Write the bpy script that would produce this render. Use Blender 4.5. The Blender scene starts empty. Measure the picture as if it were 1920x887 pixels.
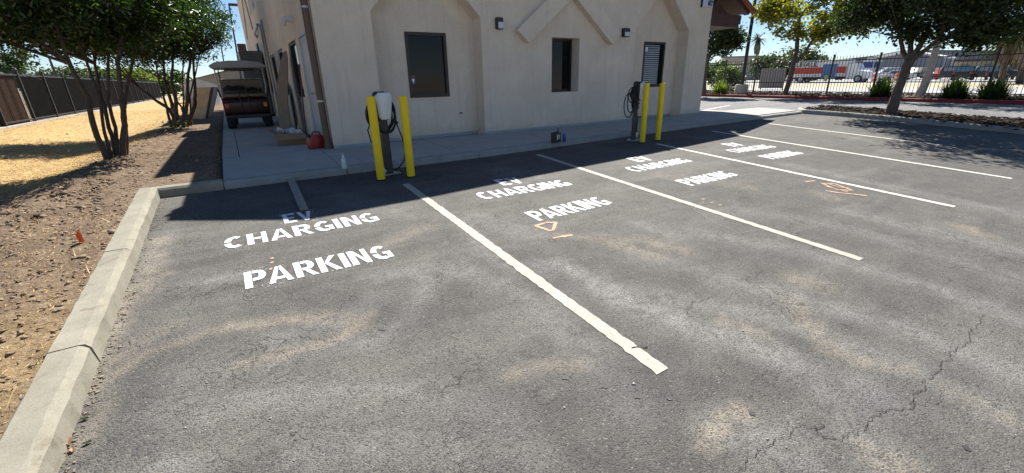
import bpy, bmesh, math, random
import numpy as np
from mathutils import Vector, Matrix
from mathutils.geometry import tessellate_polygon
random.seed(7); rng = np.random.default_rng(11)
sc = bpy.context.scene
C = sc.collection
# ------------------------------------------------------------------ camera
W, H, F = 1920.0, 887.0, 796.0
PITCH, ROLL, YAW, CAMZ = .3519, -.0236, .5605, 1.70
fwd = np.array([math.sin(YAW)*math.cos(PITCH), math.cos(YAW)*math.cos(PITCH), -math.sin(PITCH)])
r0 = np.array([math.cos(YAW), -math.sin(YAW), 0]); u0 = np.cross(r0, fwd)
rt = r0*math.cos(ROLL)+u0*math.sin(ROLL); up = np.cross(rt, fwd)
cam = bpy.data.cameras.new('camera'); cam.sensor_width = 36; cam.lens = F/W*36; cam.clip_start = .05; cam.clip_end = 4000
co = bpy.data.objects.new('camera', cam); C.objects.link(co)
co.matrix_world = Matrix(((rt[0], up[0], -fwd[0], 0), (rt[1], up[1], -fwd[1], 0), (rt[2], up[2], -fwd[2], CAMZ), (0, 0, 0, 1)))
sc.camera = co
sc.render.resolution_x = 1024; sc.render.resolution_y = 473
# ------------------------------------------------------------------ light
SUN_AZ, SUN_EL = math.radians(40), math.radians(49)     # azimuth measured from +Y towards +X
w = bpy.data.worlds.new('World'); sc.world = w; w.use_nodes = True
nt = w.node_tree; nt.nodes.clear()
sky = nt.nodes.new('ShaderNodeTexSky'); sky.sky_type = 'NISHITA'; sky.sun_disc = False
sky.sun_elevation = SUN_EL; sky.sun_rotation = SUN_AZ; sky.altitude = 20; sky.air_density = .8; sky.dust_density = 0.0; sky.ozone_density = 4.0
bg = nt.nodes.new('ShaderNodeBackground'); bg.inputs[1].default_value = .058
out = nt.nodes.new('ShaderNodeOutputWorld'); nt.links.new(sky.outputs[0], bg.inputs[0]); nt.links.new(bg.outputs[0], out.inputs[0])
sl = bpy.data.lights.new('sun', 'SUN'); sl.energy = 5.0; sl.angle = math.radians(.53); sl.color = (1, .95, .87)
so = bpy.data.objects.new('sun', sl); C.objects.link(so)
sd = Vector((math.sin(SUN_AZ)*math.cos(SUN_EL), math.cos(SUN_AZ)*math.cos(SUN_EL), math.sin(SUN_EL)))
so.rotation_euler = sd.to_track_quat('Z', 'Y').to_euler(); so.location = (20, 20, 30)
vs = sc.view_settings; vs.view_transform = 'Standard'; vs.look = 'None'; vs.exposure = 1.06; vs.gamma = 1
# ------------------------------------------------------------------ pixel -> place
S = .0642                                               # the parking lot climbs towards the building
ORG = np.array([0, 0, CAMZ])
def ray(x, y): return fwd*F+rt*(x-W/2)-up*(y-H/2)
def onz(x, y, z): d = ray(x, y); return ORG+d*((z-CAMZ)/d[2])
def ony(x, y, Y): d = ray(x, y); return ORG+d*(Y/d[1])
def onx(x, y, X): d = ray(x, y); return ORG+d*(X/d[0])
def onlot(x, y, dz=0): d = ray(x, y); return ORG+d*((dz-CAMZ)/(d[2]-S*d[1]))
def sstep(t): t = np.clip(t, 0, 1); return t*t*(3-2*t)
def hz(X, Y):                                           # height of the asphalt
    wgt = sstep((np.asarray(X, float)-16.5)/8.0)
    return (1-wgt)*S*np.minimum(Y, 7.3)+wgt*(.40+.006*np.clip(Y, -10, 20))
def walkz(Y): return .532+np.clip((np.asarray(Y, float)-6.72)*.042, 0, .07)
def dirtz(X, Y):
    X = np.asarray(X, float); Y = np.asarray(Y, float)
    return np.minimum(S*Y+.10, .575)
# ------------------------------------------------------------------ helpers: materials
MATS = {}
def nn(t, k, **kw):
    n = t.nodes.new(k)
    for a, b in kw.items(): setattr(n, a, b)
    return n
def ramp(t, src, p0, c0, p1, c1):
    r = nn(t, 'ShaderNodeValToRGB'); e = r.color_ramp.elements
    e[0].position = p0; e[0].color = (*c0, 1) if len(c0) == 3 else c0
    e[1].position = p1; e[1].color = (*c1, 1) if len(c1) == 3 else c1
    t.links.new(src, r.inputs[0]); return r.outputs[0]
def noise(t, vec, scale, detail=4, rough=.6, dist=0):
    n = nn(t, 'ShaderNodeTexNoise'); n.inputs['Scale'].default_value = scale; n.inputs['Detail'].default_value = detail
    n.inputs['Roughness'].default_value = rough; n.inputs['Distortion'].default_value = dist
    if vec is not None: t.links.new(vec, n.inputs['Vector'])
    return n.outputs['Fac']
def mix(t, fac, a, b, mode='MIX'):
    m = nn(t, 'ShaderNodeMix', data_type='RGBA', blend_type=mode)
    for sock, v in ((m.inputs[0], fac), (m.inputs[6], a), (m.inputs[7], b)):
        if isinstance(v, (int, float)): sock.default_value = v
        elif isinstance(v, tuple): sock.default_value = (*v, 1)
        else: t.links.new(v, sock)
    return m.outputs[2]
def math_(t, op, a, b=None, clamp=False):
    m = nn(t, 'ShaderNodeMath', operation=op, use_clamp=clamp)
    for s, v in ((m.inputs[0], a), (m.inputs[1], b)):
        if v is None: continue
        if isinstance(v, (int, float)): s.default_value = v
        else: t.links.new(v, s)
    return m.outputs[0]
def newmat(name):
    m = bpy.data.materials.new(name); m.use_nodes = True; t = m.node_tree; t.nodes.clear()
    b = nn(t, 'ShaderNodeBsdfPrincipled'); o = nn(t, 'ShaderNodeOutputMaterial'); t.links.new(b.outputs[0], o.inputs[0])
    tc = nn(t, 'ShaderNodeTexCoord')
    return m, t, b, tc.outputs['Object']
def bump(t, b, h, strength=.3, dist=.01):
    bp = nn(t, 'ShaderNodeBump'); bp.inputs['Strength'].default_value = strength; bp.inputs['Distance'].default_value = dist
    t.links.new(h, bp.inputs['Height']); t.links.new(bp.outputs[0], b.inputs['Normal'])
def pm(name, c1, c2=None, scale=6, rough=.7, bmp=0, bscale=60, metal=0, spec=.5, bdist=.004, trans=0):
    m, t, b, v = newmat(name)
    if c2 is None: c2 = tuple(x*.82 for x in c1)
    b.inputs['Roughness'].default_value = rough; b.inputs['Metallic'].default_value = metal
    b.inputs['Specular IOR Level'].default_value = spec
    n1 = noise(t, v, scale, 5, .6)
    t.links.new(ramp(t, n1, .33, c1, .68, c2), b.inputs['Base Color'])
    if bmp: bump(t, b, noise(t, v, bscale, 4, .6), bmp, bdist)
    if trans: b.inputs['Transmission Weight'].default_value = trans
    MATS[name] = m; return m
def leafmat(name, c1, c2, tr, rough=.45):
    m, t, b, v = newmat(name)
    g = nn(t, 'ShaderNodeNewGeometry')
    col = ramp(t, g.outputs['Random Per Island'], 0, c1, 1, c2)
    n1 = noise(t, v, 1.1, 2); col = mix(t, ramp(t, n1, .35, (.0,)*3, .65, (.55,)*3), col, tuple(x*.75 for x in c1))
    t.links.new(col, b.inputs['Base Color']); b.inputs['Roughness'].default_value = rough
    tl = nn(t, 'ShaderNodeBsdfTranslucent'); t.links.new(mix(t, 1.0, col, tr, 'MULTIPLY'), tl.inputs[0])
    ms = nn(t, 'ShaderNodeMixShader'); ms.inputs[0].default_value = .35
    o = [n for n in t.nodes if n.type == 'OUTPUT_MATERIAL'][0]
    t.links.new(b.outputs[0], ms.inputs[1]); t.links.new(tl.outputs[0], ms.inputs[2]); t.links.new(ms.outputs[0], o.inputs[0])
    MATS[name] = m; return m
# ------------------------------------------------------------------ helpers: geometry
class MB:
    def __init__(s): s.v = []; s.f = []
    def add(s, vs, fs):
        k = len(s.v); s.v += [tuple(map(float, p)) for p in vs]; s.f += [tuple(i+k for i in f) for f in fs]; return s
    def box(s, a, b, M=None):
        (x0, y0, z0), (x1, y1, z1) = a, b
        vs = [(x0, y0, z0), (x1, y0, z0), (x1, y1, z0), (x0, y1, z0), (x0, y0, z1), (x1, y0, z1), (x1, y1, z1), (x0, y1, z1)]
        if M: vs = [M @ Vector(p) for p in vs]
        return s.add(vs, [(3, 2, 1, 0), (4, 5, 6, 7), (0, 1, 5, 4), (1, 2, 6, 5), (2, 3, 7, 6), (3, 0, 4, 7)])
    def bbox(s, a, b, r, M=None):                        # box with chamfered vertical+horizontal edges
        (x0, y0, z0), (x1, y1, z1) = a, b
        def ring(z, i): return [(x0+i+r, y0+i, z), (x1-i-r, y0+i, z), (x1-i, y0+i+r, z), (x1-i, y1-i-r, z), (x1-i-r, y1-i, z), (x0+i+r, y1-i, z), (x0+i, y1-i-r, z), (x0+i, y0+i+r, z)]
        rings = [ring(z0, r), ring(z0+r, 0), ring(z1-r, 0), ring(z1, r)]
        vs = [p for q in rings for p in q]
        if M: vs = [M @ Vector(p) for p in vs]
        fs = [tuple(range(7, -1, -1)), tuple(range(24, 32))]
        for k in range(3):
            for i in range(8): j = (i+1) % 8; fs.append((k*8+i, k*8+j, k*8+8+j, k*8+8+i))
        return s.add(vs, fs)
    def tube(s, pts, rad, n=8, cap=True):
        pts = [Vector(p) for p in pts]; m = len(pts)
        if not hasattr(rad, '__len__'): rad = [rad]*m
        base = len(s.v); prev = None
        for i, p in enumerate(pts):
            d = (pts[min(i+1, m-1)]-pts[max(i-1, 0)]).normalized()
            if prev is None:
                a = Vector((0, 0, 1)) if abs(d.z) < .9 else Vector((1, 0, 0)); u = d.cross(a).normalized()
            else: u = (prev-d*prev.dot(d)).normalized()
            prev = u; v = d.cross(u)
            for k in range(n):
                t = 2*math.pi*k/n; s.v.append(tuple(p+(u*math.cos(t)+v*math.sin(t))*rad[i]))
        for i in range(m-1):
            for k in range(n):
                j = (k+1) % n; s.f.append((base+i*n+k, base+i*n+j, base+(i+1)*n+j, base+(i+1)*n+k))
        if cap: s.f.append(tuple(base+k for k in range(n-1, -1, -1))); s.f.append(tuple(base+(m-1)*n+k for k in range(n)))
        return s
    def lathe(s, prof, c=(0, 0, 0), n=16):
        base = len(s.v); m = len(prof)
        for r, z in prof:
            for k in range(n): t = 2*math.pi*k/n; s.v.append((c[0]+r*math.cos(t), c[1]+r*math.sin(t), c[2]+z))
        for i in range(m-1):
            for k in range(n): j = (k+1) % n; s.f.append((base+i*n+k, base+i*n+j, base+(i+1)*n+j, base+(i+1)*n+k))
        s.f.append(tuple(base+k for k in range(n-1, -1, -1))); s.f.append(tuple(base+(m-1)*n+k for k in range(n)))
        return s
    def prism(s, poly, ax, a, b, M=None):                # extrude 2D polygon along axis ax from a to b
        n = len(poly)
        def P(p, t): return {'x': (t, p[0], p[1]), 'y': (p[0], t, p[1]), 'z': (p[0], p[1], t)}[ax]
        vs = [P(p, a) for p in poly]+[P(p, b) for p in poly]
        if M: vs = [M @ Vector(p) for p in vs]
        return s.add(vs, [tuple(range(n)), tuple(range(2*n-1, n-1, -1))]+[(i, i+n, (i+1) % n+n, (i+1) % n) for i in range(n)])
    def holed(s, outer, holes, ax, t, back=None):        # flat polygon with holes, jambs run back to `back`
        P = (lambda p, q: (p[0], q, p[1])) if ax == 'y' else (lambda p, q: (q, p[0], p[1]))
        loops = [outer]+holes; allp = [p for l in loops for p in l]
        tris = tessellate_polygon([[Vector((p[0], p[1], 0)) for p in l] for l in loops])
        s.add([P(p, t) for p in allp], [tuple(x) for x in tris])
        if back is not None:
            for l in loops:
                n = len(l); s.add([P(p, t) for p in l]+[P(p, back) for p in l], [(i, (i+1) % n, (i+1) % n+n, i+n) for i in range(n)])
        return s
    def build(s, name, mat, parent=None, smooth=False, label=None, kind=None, world=True, bevel=0):
        me = bpy.data.meshes.new(name)
        off = np.array(parent_loc(parent)) if (parent is not None and world) else np.zeros(3)
        me.from_pydata([tuple(np.array(p)-off) for p in s.v] if world and parent is not None else s.v, [], s.f)
        return finish(me, name, mat, parent, smooth, label, kind, bevel)
def parent_loc(o):
    p = np.zeros(3)
    while o is not None: p = p+np.array(o.location); o = o.parent
    return p
def finish(me, name, mat, parent=None, smooth=False, label=None, kind=None, bevel=0):
    bm = bmesh.new(); bm.from_mesh(me); bmesh.ops.recalc_face_normals(bm, faces=bm.faces[:])
    if bevel: bmesh.ops.bevel(bm, geom=[e for e in bm.edges if e.calc_face_angle(0) > .5], offset=bevel, segments=2, affect='EDGES', profile=.6)
    bm.to_mesh(me); bm.free()
    if smooth:
        me.shade_smooth()
        try: me.set_sharp_from_angle(angle=math.radians(38))
        except Exception: pass
    me.materials.append(MATS[mat] if isinstance(mat, str) else mat)
    o = bpy.data.objects.new(name, me); C.objects.link(o)
    if parent is not None: o.parent = parent
    if label: o['label'] = label
    if kind: o['kind'] = kind
    return o
def npmesh(name, V, Q, mat, parent=None, kind=None, smooth=False, label=None):   # V (n,3), Q (m,k) world coordinates
    V = np.asarray(V, float)
    if parent is not None: V = V-parent_loc(parent)
    me = bpy.data.meshes.new(name); n, k = Q.shape
    me.vertices.add(len(V)); me.vertices.foreach_set('co', V.astype(np.float32).ravel())
    me.loops.add(n*k); me.loops.foreach_set('vertex_index', Q.astype(np.int32).ravel())
    me.polygons.add(n); me.polygons.foreach_set('loop_start', np.arange(0, n*k, k, dtype=np.int32)); me.polygons.foreach_set('loop_total', np.full(n, k, np.int32))
    if smooth: me.polygons.foreach_set('use_smooth', np.ones(n, bool))
    me.update(calc_edges=True); me.materials.append(MATS[mat] if isinstance(mat, str) else mat)
    o = bpy.data.objects.new(name, me); C.objects.link(o)
    if parent is not None: o.parent = parent
    if kind: o['kind'] = kind
    if label: o['label'] = label
    return o
def grid(name, X, Y, zf, mat, kind='structure', parent=None):
    gx, gy = np.meshgrid(X, Y); V = np.stack([gx.ravel(), gy.ravel(), zf(gx, gy).ravel()], 1)
    nx, ny = len(X), len(Y); i = np.arange((nx-1)*(ny-1)); a = (i//(nx-1))*nx+i % (nx-1)
    return npmesh(name, V, np.stack([a, a+1, a+nx+1, a+nx], 1), mat, parent, kind, True)
def thing(name, label, cat, loc=(0, 0, 0), rotz=0, group=None):
    o = bpy.data.objects.new(name, None); C.objects.link(o); o.empty_display_size = .2
    o.location = tuple(map(float, loc)); o.rotation_euler = (0, 0, rotz); o['label'] = label; o['category'] = cat
    if group: o['group'] = group
    return o
def tag(o, label, cat, group=None):
    o['label'] = label; o['category'] = cat
    if group: o['group'] = group
    return o
def dup(root, loc, rotz, label, parent=None):
    r = root.copy(); C.objects.link(r); r.location = tuple(map(float, loc)); r.rotation_euler = (0, 0, rotz); r['label'] = label
    def rec(a, b):
        for ch in list(a.children):
            c2 = ch.copy(); C.objects.link(c2); c2.parent = b; rec(ch, c2)
    rec(root, r); return r
def unit(a): return a/np.maximum(np.linalg.norm(a, axis=-1, keepdims=True), 1e-9)
def leaves(name, ctr, L, Wd, mat, parent, nrm_up=.35, droop=0, kind=None):
    """one folded leaf (two quads) at every centre"""
    n = len(ctr); d = unit(rng.normal(size=(n, 3))*[1, 1, .7]+[0, 0, -droop]); nz = unit(rng.normal(size=(n, 3))+[0, 0, nrm_up*3]); sde = unit(np.cross(d, nz)); nz = np.cross(sde, d)
    l = L*rng.uniform(.45, 1.45, (n, 1)); wv = Wd*rng.uniform(.7, 1.2, (n, 1))
    a = ctr-d*l*.5; b = ctr+d*l*.5-nz*l*.08; m0 = ctr-d*l*.08+nz*0
    s1 = m0+sde*wv*.5+nz*wv*.18; s2 = m0-sde*wv*.5+nz*wv*.18
    t1 = ctr+d*l*.25+sde*wv*.36+nz*wv*.1; t2 = ctr+d*l*.25-sde*wv*.36+nz*wv*.1
    V = np.stack([a, s1, t1, b, t2, s2], 1).reshape(-1, 3); i = np.arange(n)[:, None]*6
    Q = np.concatenate([i+np.array([[0, 1, 2, 3]]), i+np.array([[0, 3, 4, 5]])], 0)
    # keep the two halves of a leaf one island: they share verts 0 and 3
    return npmesh(name, V, Q, mat, parent, kind)
# ------------------------------------------------------------------ materials
def asphalt(name, a, b, useattr):
    m, t, bs, v = newmat(name)
    big = noise(t, v, .55, 5, .62, .6); mid = noise(t, v, 4.5, 5, .65)
    col = ramp(t, big, .32, a, .70, b)
    col = mix(t, .5, col, ramp(t, mid, .3, tuple(x*.72 for x in a), .72, tuple(x*1.15 for x in b)))
    mp = nn(t, 'ShaderNodeMapping'); mp.inputs['Rotation'].default_value = (0, 0, math.radians(-24)); mp.inputs['Scale'].default_value = (.35, 1.5, 1); t.links.new(v, mp.inputs[0])
    smear = ramp(t, noise(t, mp.outputs[0], 1.1, 6, .66, .5), .46, (0,)*3, .72, (.55,)*3); col = mix(t, smear, col, tuple(x*1.75 for x in b))
    hgt = noise(t, v, 130, 3, .7)
    ag = nn(t, 'ShaderNodeTexVoronoi'); ag.inputs['Scale'].default_value = 125; t.links.new(v, ag.inputs['Vector'])
    if useattr:
        at = nn(t, 'ShaderNodeAttribute'); at.attribute_name = 'stain'; sp = nn(t, 'ShaderNodeSeparateColor'); t.links.new(at.outputs['Color'], sp.inputs[0])
        brk = math_(t, 'MULTIPLY', ramp(t, noise(t, v, 7, 7, .72, .8), .34, (.12,)*3, .60, (1.25,)*3), ramp(t, noise(t, v, 90, 3, .7), .36, (.35,)*3, .58, (1.15,)*3))
        col = mix(t, math_(t, 'MULTIPLY', sp.outputs[0], brk, True), col, (.33, .325, .31))     # pale dust
        col = mix(t, math_(t, 'MULTIPLY', sp.outputs[1], brk, True), col, (.37, .32, .24))      # sand
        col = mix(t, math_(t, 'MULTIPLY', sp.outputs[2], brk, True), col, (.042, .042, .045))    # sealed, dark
    # stone speckle: light and dark chips
    rnd = nn(t, 'ShaderNodeSeparateColor'); t.links.new(ag.outputs['Color'], rnd.inputs[0])
    col = mix(t, ramp(t, rnd.outputs[0], .945, (0,)*3, .995, (.42,)*3), col, (.38, .355, .32))
    col = mix(t, ramp(t, rnd.outputs[1], .60, (0,)*3, .95, (.62,)*3), col, (.022, .022, .024))
    pit = noise(t, v, 240, 2, .6); col = mix(t, ramp(t, pit, .38, (.5,)*3, .52, (0,)*3), col, (.02, .02, .022))
    # hairline cracks
    wv = nn(t, 'ShaderNodeVectorMath', operation='ADD'); wn = nn(t, 'ShaderNodeTexNoise'); wn.inputs['Scale'].default_value = 5; wn.inputs['Detail'].default_value = 5
    t.links.new(v, wn.inputs['Vector']); sc2 = nn(t, 'ShaderNodeVectorMath', operation='SCALE'); sc2.inputs['Scale'].default_value = .35
    t.links.new(wn.outputs['Color'], sc2.inputs[0]); t.links.new(v, wv.inputs[0]); t.links.new(sc2.outputs[0], wv.inputs[1])
    ck = None
    for scl, wd, th in ((2.6, .013, .50), (6.5, .017, .52)):
        vo = nn(t, 'ShaderNodeTexVoronoi', feature='DISTANCE_TO_EDGE'); vo.inputs['Scale'].default_value = scl; t.links.new(wv.outputs[0], vo.inputs['Vector'])
        line = ramp(t, vo.outputs['Distance'], 0, (1,)*3, wd, (0,)*3)
        msk = ramp(t, noise(t, v, 1.3+scl*.2, 3, .6), th, (0,)*3, th+.14, (1,)*3)
        k = math_(t, 'MULTIPLY', line, msk); ck = k if ck is None else math_(t, 'MAXIMUM', ck, k)
    col = mix(t, math_(t, 'MULTIPLY', ck, .8), col, (.02, .019, .018))
    t.links.new(col, bs.inputs['Base Color']); bs.inputs['Roughness'].default_value = .82; bs.inputs['Specular IOR Level'].default_value = .35
    hh = math_(t, 'SUBTRACT', math_(t, 'ADD', hgt, math_(t, 'MULTIPLY', ag.outputs['Distance'], -1.2)), math_(t, 'MULTIPLY', ck, 1.6))
    bump(t, bs, hh, .55, .006); MATS[name] = m
asphalt('asphalt', (.078, .0745, .069), (.130, .1235, .112), True)
asphalt('asphalt_drive', (.15, .152, .155), (.205, .206, .208), False)
def concrete(name, a, b, stain=(.2, .17, .13)):
    m, t, bs, v = newmat(name)
    col = ramp(t, noise(t, v, 3, 6, .65, .3), .3, a, .7, b)
    col = mix(t, ramp(t, noise(t, v, 11, 5, .7, .6), .55, (0,)*3, .74, (.8,)*3), col, stain)
    col = mix(t, ramp(t, noise(t, v, 160, 2, .5), .32, (.45,)*3, .45, (0,)*3), col, tuple(x*.5 for x in a))
    t.links.new(col, bs.inputs['Base Color']); bs.inputs['Roughness'].default_value = .85
    bump(t, bs, math_(t, 'ADD', noise(t, v, 140, 3, .6), math_(t, 'MULTIPLY', noise(t, v, 12, 4, .6), 2.0)), .35, .004); MATS[name] = m
concrete('concrete', (.40, .385, .345), (.52, .50, .45)); concrete('kerb_stone', (.215, .20, .155), (.31, .29, .23), (.15, .12, .08))
concrete('walk_stone', (.33, .32, .295), (.42, .405, .375), (.25, .235, .20)); concrete('street', (.33, .33, .32), (.42, .42, .41)); concrete('island_kerb', (.24, .24, .23), (.33, .33, .32))
def stucco(name, a, b):
    m, t, bs, v = newmat(name)
    col = ramp(t, noise(t, v, 1.2, 6, .65, .3), .3, a, .7, b)
    mp = nn(t, 'ShaderNodeMapping'); mp.inputs['Scale'].default_value = (5, 5, .35); t.links.new(v, mp.inputs[0])
    col = mix(t, ramp(t, noise(t, mp.outputs[0], 1.6, 5, .6), .52, (0,)*3, .78, (.38,)*3), col, tuple(x*.72 for x in a))
    col = mix(t, ramp(t, noise(t, v, 70, 3, .6), .30, (.6,)*3, .46, (0,)*3), col, tuple(x*.5 for x in a))
    sx3 = nn(t, 'ShaderNodeSeparateXYZ'); t.links.new(v, sx3.inputs[0]); sp_ = math_(t, 'MULTIPLY', ramp(t, math_(t, 'ADD', sx3.outputs[2], math_(t, 'MULTIPLY', noise(t, v, 5, 5, .7), .5)), .15, (1,)*3, .48, (0,)*3), .4); col = mix(t, sp_, col, tuple(x*.5 for x in a))   # splash dirt at the wall foot
    t.links.new(col, bs.inputs['Base Color']); bs.inputs['Roughness'].default_value = .92; bs.inputs['Specular IOR Level'].default_value = .2
    bump(t, bs, math_(t, 'ADD', noise(t, v, 70, 5, .75), math_(t, 'MULTIPLY', noise(t, v, 12, 4, .6), 2.0)), .8, .014); MATS[name] = m
stucco('stucco', (.68, .58, .47), (.80, .695, .575)); stucco('stucco_trim', (.71, .61, .50), (.81, .70, .58))
def soil(name):
    m, t, bs, v = newmat(name)
    n1 = noise(t, v, 2.2, 7, .68, .5); col = ramp(t, n1, .30, (.105, .073, .049), .70, (.215, .158, .108))
    col = mix(t, ramp(t, noise(t, v, 14, 6, .7), .50, (0,)*3, .72, (.8,)*3), col, (.32, .253, .18))
    col = mix(t, ramp(t, noise(t, v, 45, 4, .7), .28, (.7,)*3, .45, (0,)*3), col, (.075, .05, .033))
    at = nn(t, 'ShaderNodeAttribute'); at.attribute_name = 'stain'; sp = nn(t, 'ShaderNodeSeparateColor'); t.links.new(at.outputs['Color'], sp.inputs[0])
    st = ramp(t, noise(t, v, 10, 6, .75, .8), .30, (.34, .225, .095), .70, (.60, .435, .21))
    col = mix(t, math_(t, 'MULTIPLY', sp.outputs[0], ramp(t, noise(t, v, 3, 5, .7), .30, (.35,)*3, .5, (1,)*3), True), col, st)
    t.links.new(col, bs.inputs['Base Color']); bs.inputs['Roughness'].default_value = .95; bs.inputs['Specular IOR Level'].default_value = .15
    bump(t, bs, math_(t, 'ADD', noise(t, v, 40, 5, .7), math_(t, 'MULTIPLY', noise(t, v, 9, 5, .65), 2.5)), .8, .02); MATS[name] = m
soil('soil')
pm('earth', (.30, .24, .16), (.42, .34, .21), 1.2, .95, .5, 30); pm('dry_grass', (.40, .32, .18), (.50, .40, .24), 2, .95, .6, 18, bdist=.03)
pm('straw', (.48, .33, .135), (.66, .48, .22), 30, .8); pm('clod', (.17, .118, .075), (.31, .23, .15), 14, .95, .7, 50, bdist=.01)
pm('bark', (.018, .012, .009), (.05, .034, .025), 40, .95, spec=.08); pm('mulch_bed', (.022, .016, .012), (.045, .032, .024), 25, .95, .9, 40, bdist=.03, spec=.1)
def worn(name, a, wearcol, wear=.5, scale=40):
    m, t, bs, v = newmat(name)
    k = math_(t, 'MULTIPLY', ramp(t, noise(t, v, scale, 5, .75), wear, (0,)*3, wear+.16, (1,)*3), ramp(t, noise(t, v, 4, 4, .6), .35, (.35,)*3, .65, (1,)*3))
    col = mix(t, k, ramp(t, noise(t, v, 6, 4), .3, tuple(x*.9 for x in a), .7, a), wearcol)
    t.links.new(col, bs.inputs['Base Color']); bs.inputs['Roughness'].default_value = .75; bump(t, bs, noise(t, v, 130, 3, .7), .5, .004); MATS[name] = m
worn('line_paint', (.44, .42, .355), (.17, .16, .145), .475, 60); worn('line_paint_far', (.60, .59, .54), (.24, .23, .21), .50, 45)
worn('stencil_paint', (.78, .80, .83), (.30, .30, .30), .515, 75); worn('orange_mark', (.50, .32, .20), (.16, .14, .13), .47, 70)
worn('yellow_paint', (.86, .61, .012), (.42, .29, .03), .60, 28); pm('black_plastic', (.012, .012, .014), (.02, .02, .022), 8, .45)
pm('pedestal', (.035, .034, .036), (.05, .048, .05), 5, .5); pm('white_plastic', (.74, .77, .80), (.70, .73, .76), 3, .3)
pm('cable', (.008, .008, .009), (.016, .016, .016), 9, .55); pm('bronze', (.022, .017, .015), (.034, .027, .023), 4, .4, spec=.4)
pm('glass_dark', (.006, .0065, .007), (.010, .010, .011), 2, .05, spec=.24); pm('blind', (.42, .46, .48), (.36, .40, .42), 5, .5)
pm('brown_pipe', (.115, .062, .045), (.085, .045, .034), 5, .45); pm('brown_wood', (.085, .036, .028), (.055, .025, .020), 3, .6, .2, 20)
pm('brown_soffit', (.13, .06, .04), (.08, .038, .026), 2, .7, .3, 12); pm('roof_tile', (.26, .085, .05), (.17, .06, .04), 7, .75, .3, 30)
pm('door_paint', (.50, .53, .56), (.44, .47, .50), 2, .4); pm('steel', (.42, .43, .44), (.33, .34, .35), 6, .4, metal=.7); pm('zinc', (.33, .37, .41), (.26, .29, .33), 5, .45, metal=.2)
pm('pvc', (.72, .71, .68), None, 4, .4); pm('lamp_lens', (.62, .64, .66), (.5, .52, .54), 6, .3); pm('grey_cabinet', (.135, .15, .165), (.105, .12, .135), 2, .5)
pm('ply', (.52, .36, .19), (.40, .27, .14), 5, .8, .15, 30); pm('ply_shaded', (.20, .155, .105), (.15, .115, .08), 5, .8, .15, 30); pm('ply_dark', (.10, .085, .07), (.16, .13, .10), 5, .8); pm('old_wood', (.22, .19, .165), (.31, .27, .235), 18, .9, .6, 60)  # second plywood is a darker copy, shade beside the wall put into its colour
pm('cardboard', (.33, .22, .125), (.26, .17, .10), 5, .85); pm('paper', (.62, .64, .66), None, 9, .8); pm('red_can', (.33, .025, .016), (.26, .02, .014), 4, .4)
pm('clear_bottle', (.55, .60, .64), (.45, .50, .54), 6, .15, spec=.6); pm('blue_can', (.03, .10, .42), (.02, .06, .3), 8, .3, metal=.4); pm('carrier_card', (.03, .027, .025), (.06, .055, .05), 9, .7); pm('amber', (.03, .014, .006), None, 4, .12)
pm('maroon', (.032, .006, .006), (.024, .005, .005), 4, .28); pm('cart_roof', (.33, .34, .345), (.28, .285, .29), 3, .5); pm('tan_vinyl', (.20, .165, .125), (.15, .12, .09), 6, .6); pm('tyre', (.015, .015, .015), (.025, .025, .025), 12, .85)
pm('tail_orange', (.62, .14, .02), None, 5, .25); pm('tail_red', (.42, .012, .012), None, 5, .25); pm('rim', (.45, .45, .46), (.3, .3, .31), 6, .4, metal=.6)
pm('purple_pole', (.10, .02, .06), None, 5, .4); pm('flag_orange', (.95, .16, .02), (.85, .12, .015), 9, .6); pm('wire', (.3, .3, .3), None, 5, .5, metal=.6)
pm('fence_black', (.012, .012, .013), (.02, .02, .021), 8, .5); pm('fence_brown', (.07, .032, .016), (.04, .019, .01), 6, .9, .3, 30, spec=.1)
pm('red_paint', (.20, .022, .024), (.13, .018, .019), 5, .8, .2, 30); pm('pole_dark', (.02, .019, .018), (.035, .032, .03), 4, .5); pm('siding', (.22, .195, .19), (.17, .15, .15), 4, .6)
pm('trunk_dark', (.055, .042, .032), (.11, .085, .065), 12, .92, .8, 35, bdist=.012); pm('trunk_grey', (.085, .067, .055), (.14, .112, .092), 6, .92, .8, 28, bdist=.012); pm('trunk_pale', (.38, .33, .28), (.52, .47, .42), 5, .9, .5, 20)
pm('palm_skirt', (.20, .155, .11), (.34, .27, .20), 10, .9); pm('wh_wall', (.18, .19, .215), (.23, .24, .265), .6, .7); pm('wh_roof', (.10, .125, .14), None, 1, .5); pm('tan_wall', (.33, .28, .24), (.40, .34, .29), .8, .9); pm('white_wall', (.66, .66, .65), None, 1, .8); pm('shed_tan', (.42, .35, .26), (.35, .29, .21), 1, .8)
for n, cc in (('car_white', (.72, .73, .74)), ('car_red', (.28, .02, .02)), ('car_dark', (.022, .023, .026)), ('car_silver', (.36, .38, .40)), ('car_blue', (.06, .13, .30)), ('truck_orange', (.42, .035, .02)), ('truck_blue', (.05, .14, .33)), ('lime', (.45, .5, .12)), ('sign_blue', (.04, .05, .22))): pm(n, cc, tuple(x*.9 for x in cc), 2, .3)
pm('car_glass_sky', (.13, .21, .27), (.09, .15, .20), 3, .08, spec=.8); pm('sign_plate', (.60, .66, .76), None, 5, .5); pm('ink', (.01, .01, .015), None, 5, .5)  # car glass: bluish base colour stands in for reflected sky
leafmat('leaf_evergreen', (.012, .030, .008), (.075, .115, .030), (1.3, 1.7, .5), .32); leafmat('leaf_yellowgreen', (.15, .19, .022), (.36, .31, .04), (1.8, 1.9, .5)); leafmat('leaf_mid', (.016, .032, .010), (.075, .105, .026), (1.3, 1.6, .5), .5)
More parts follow.
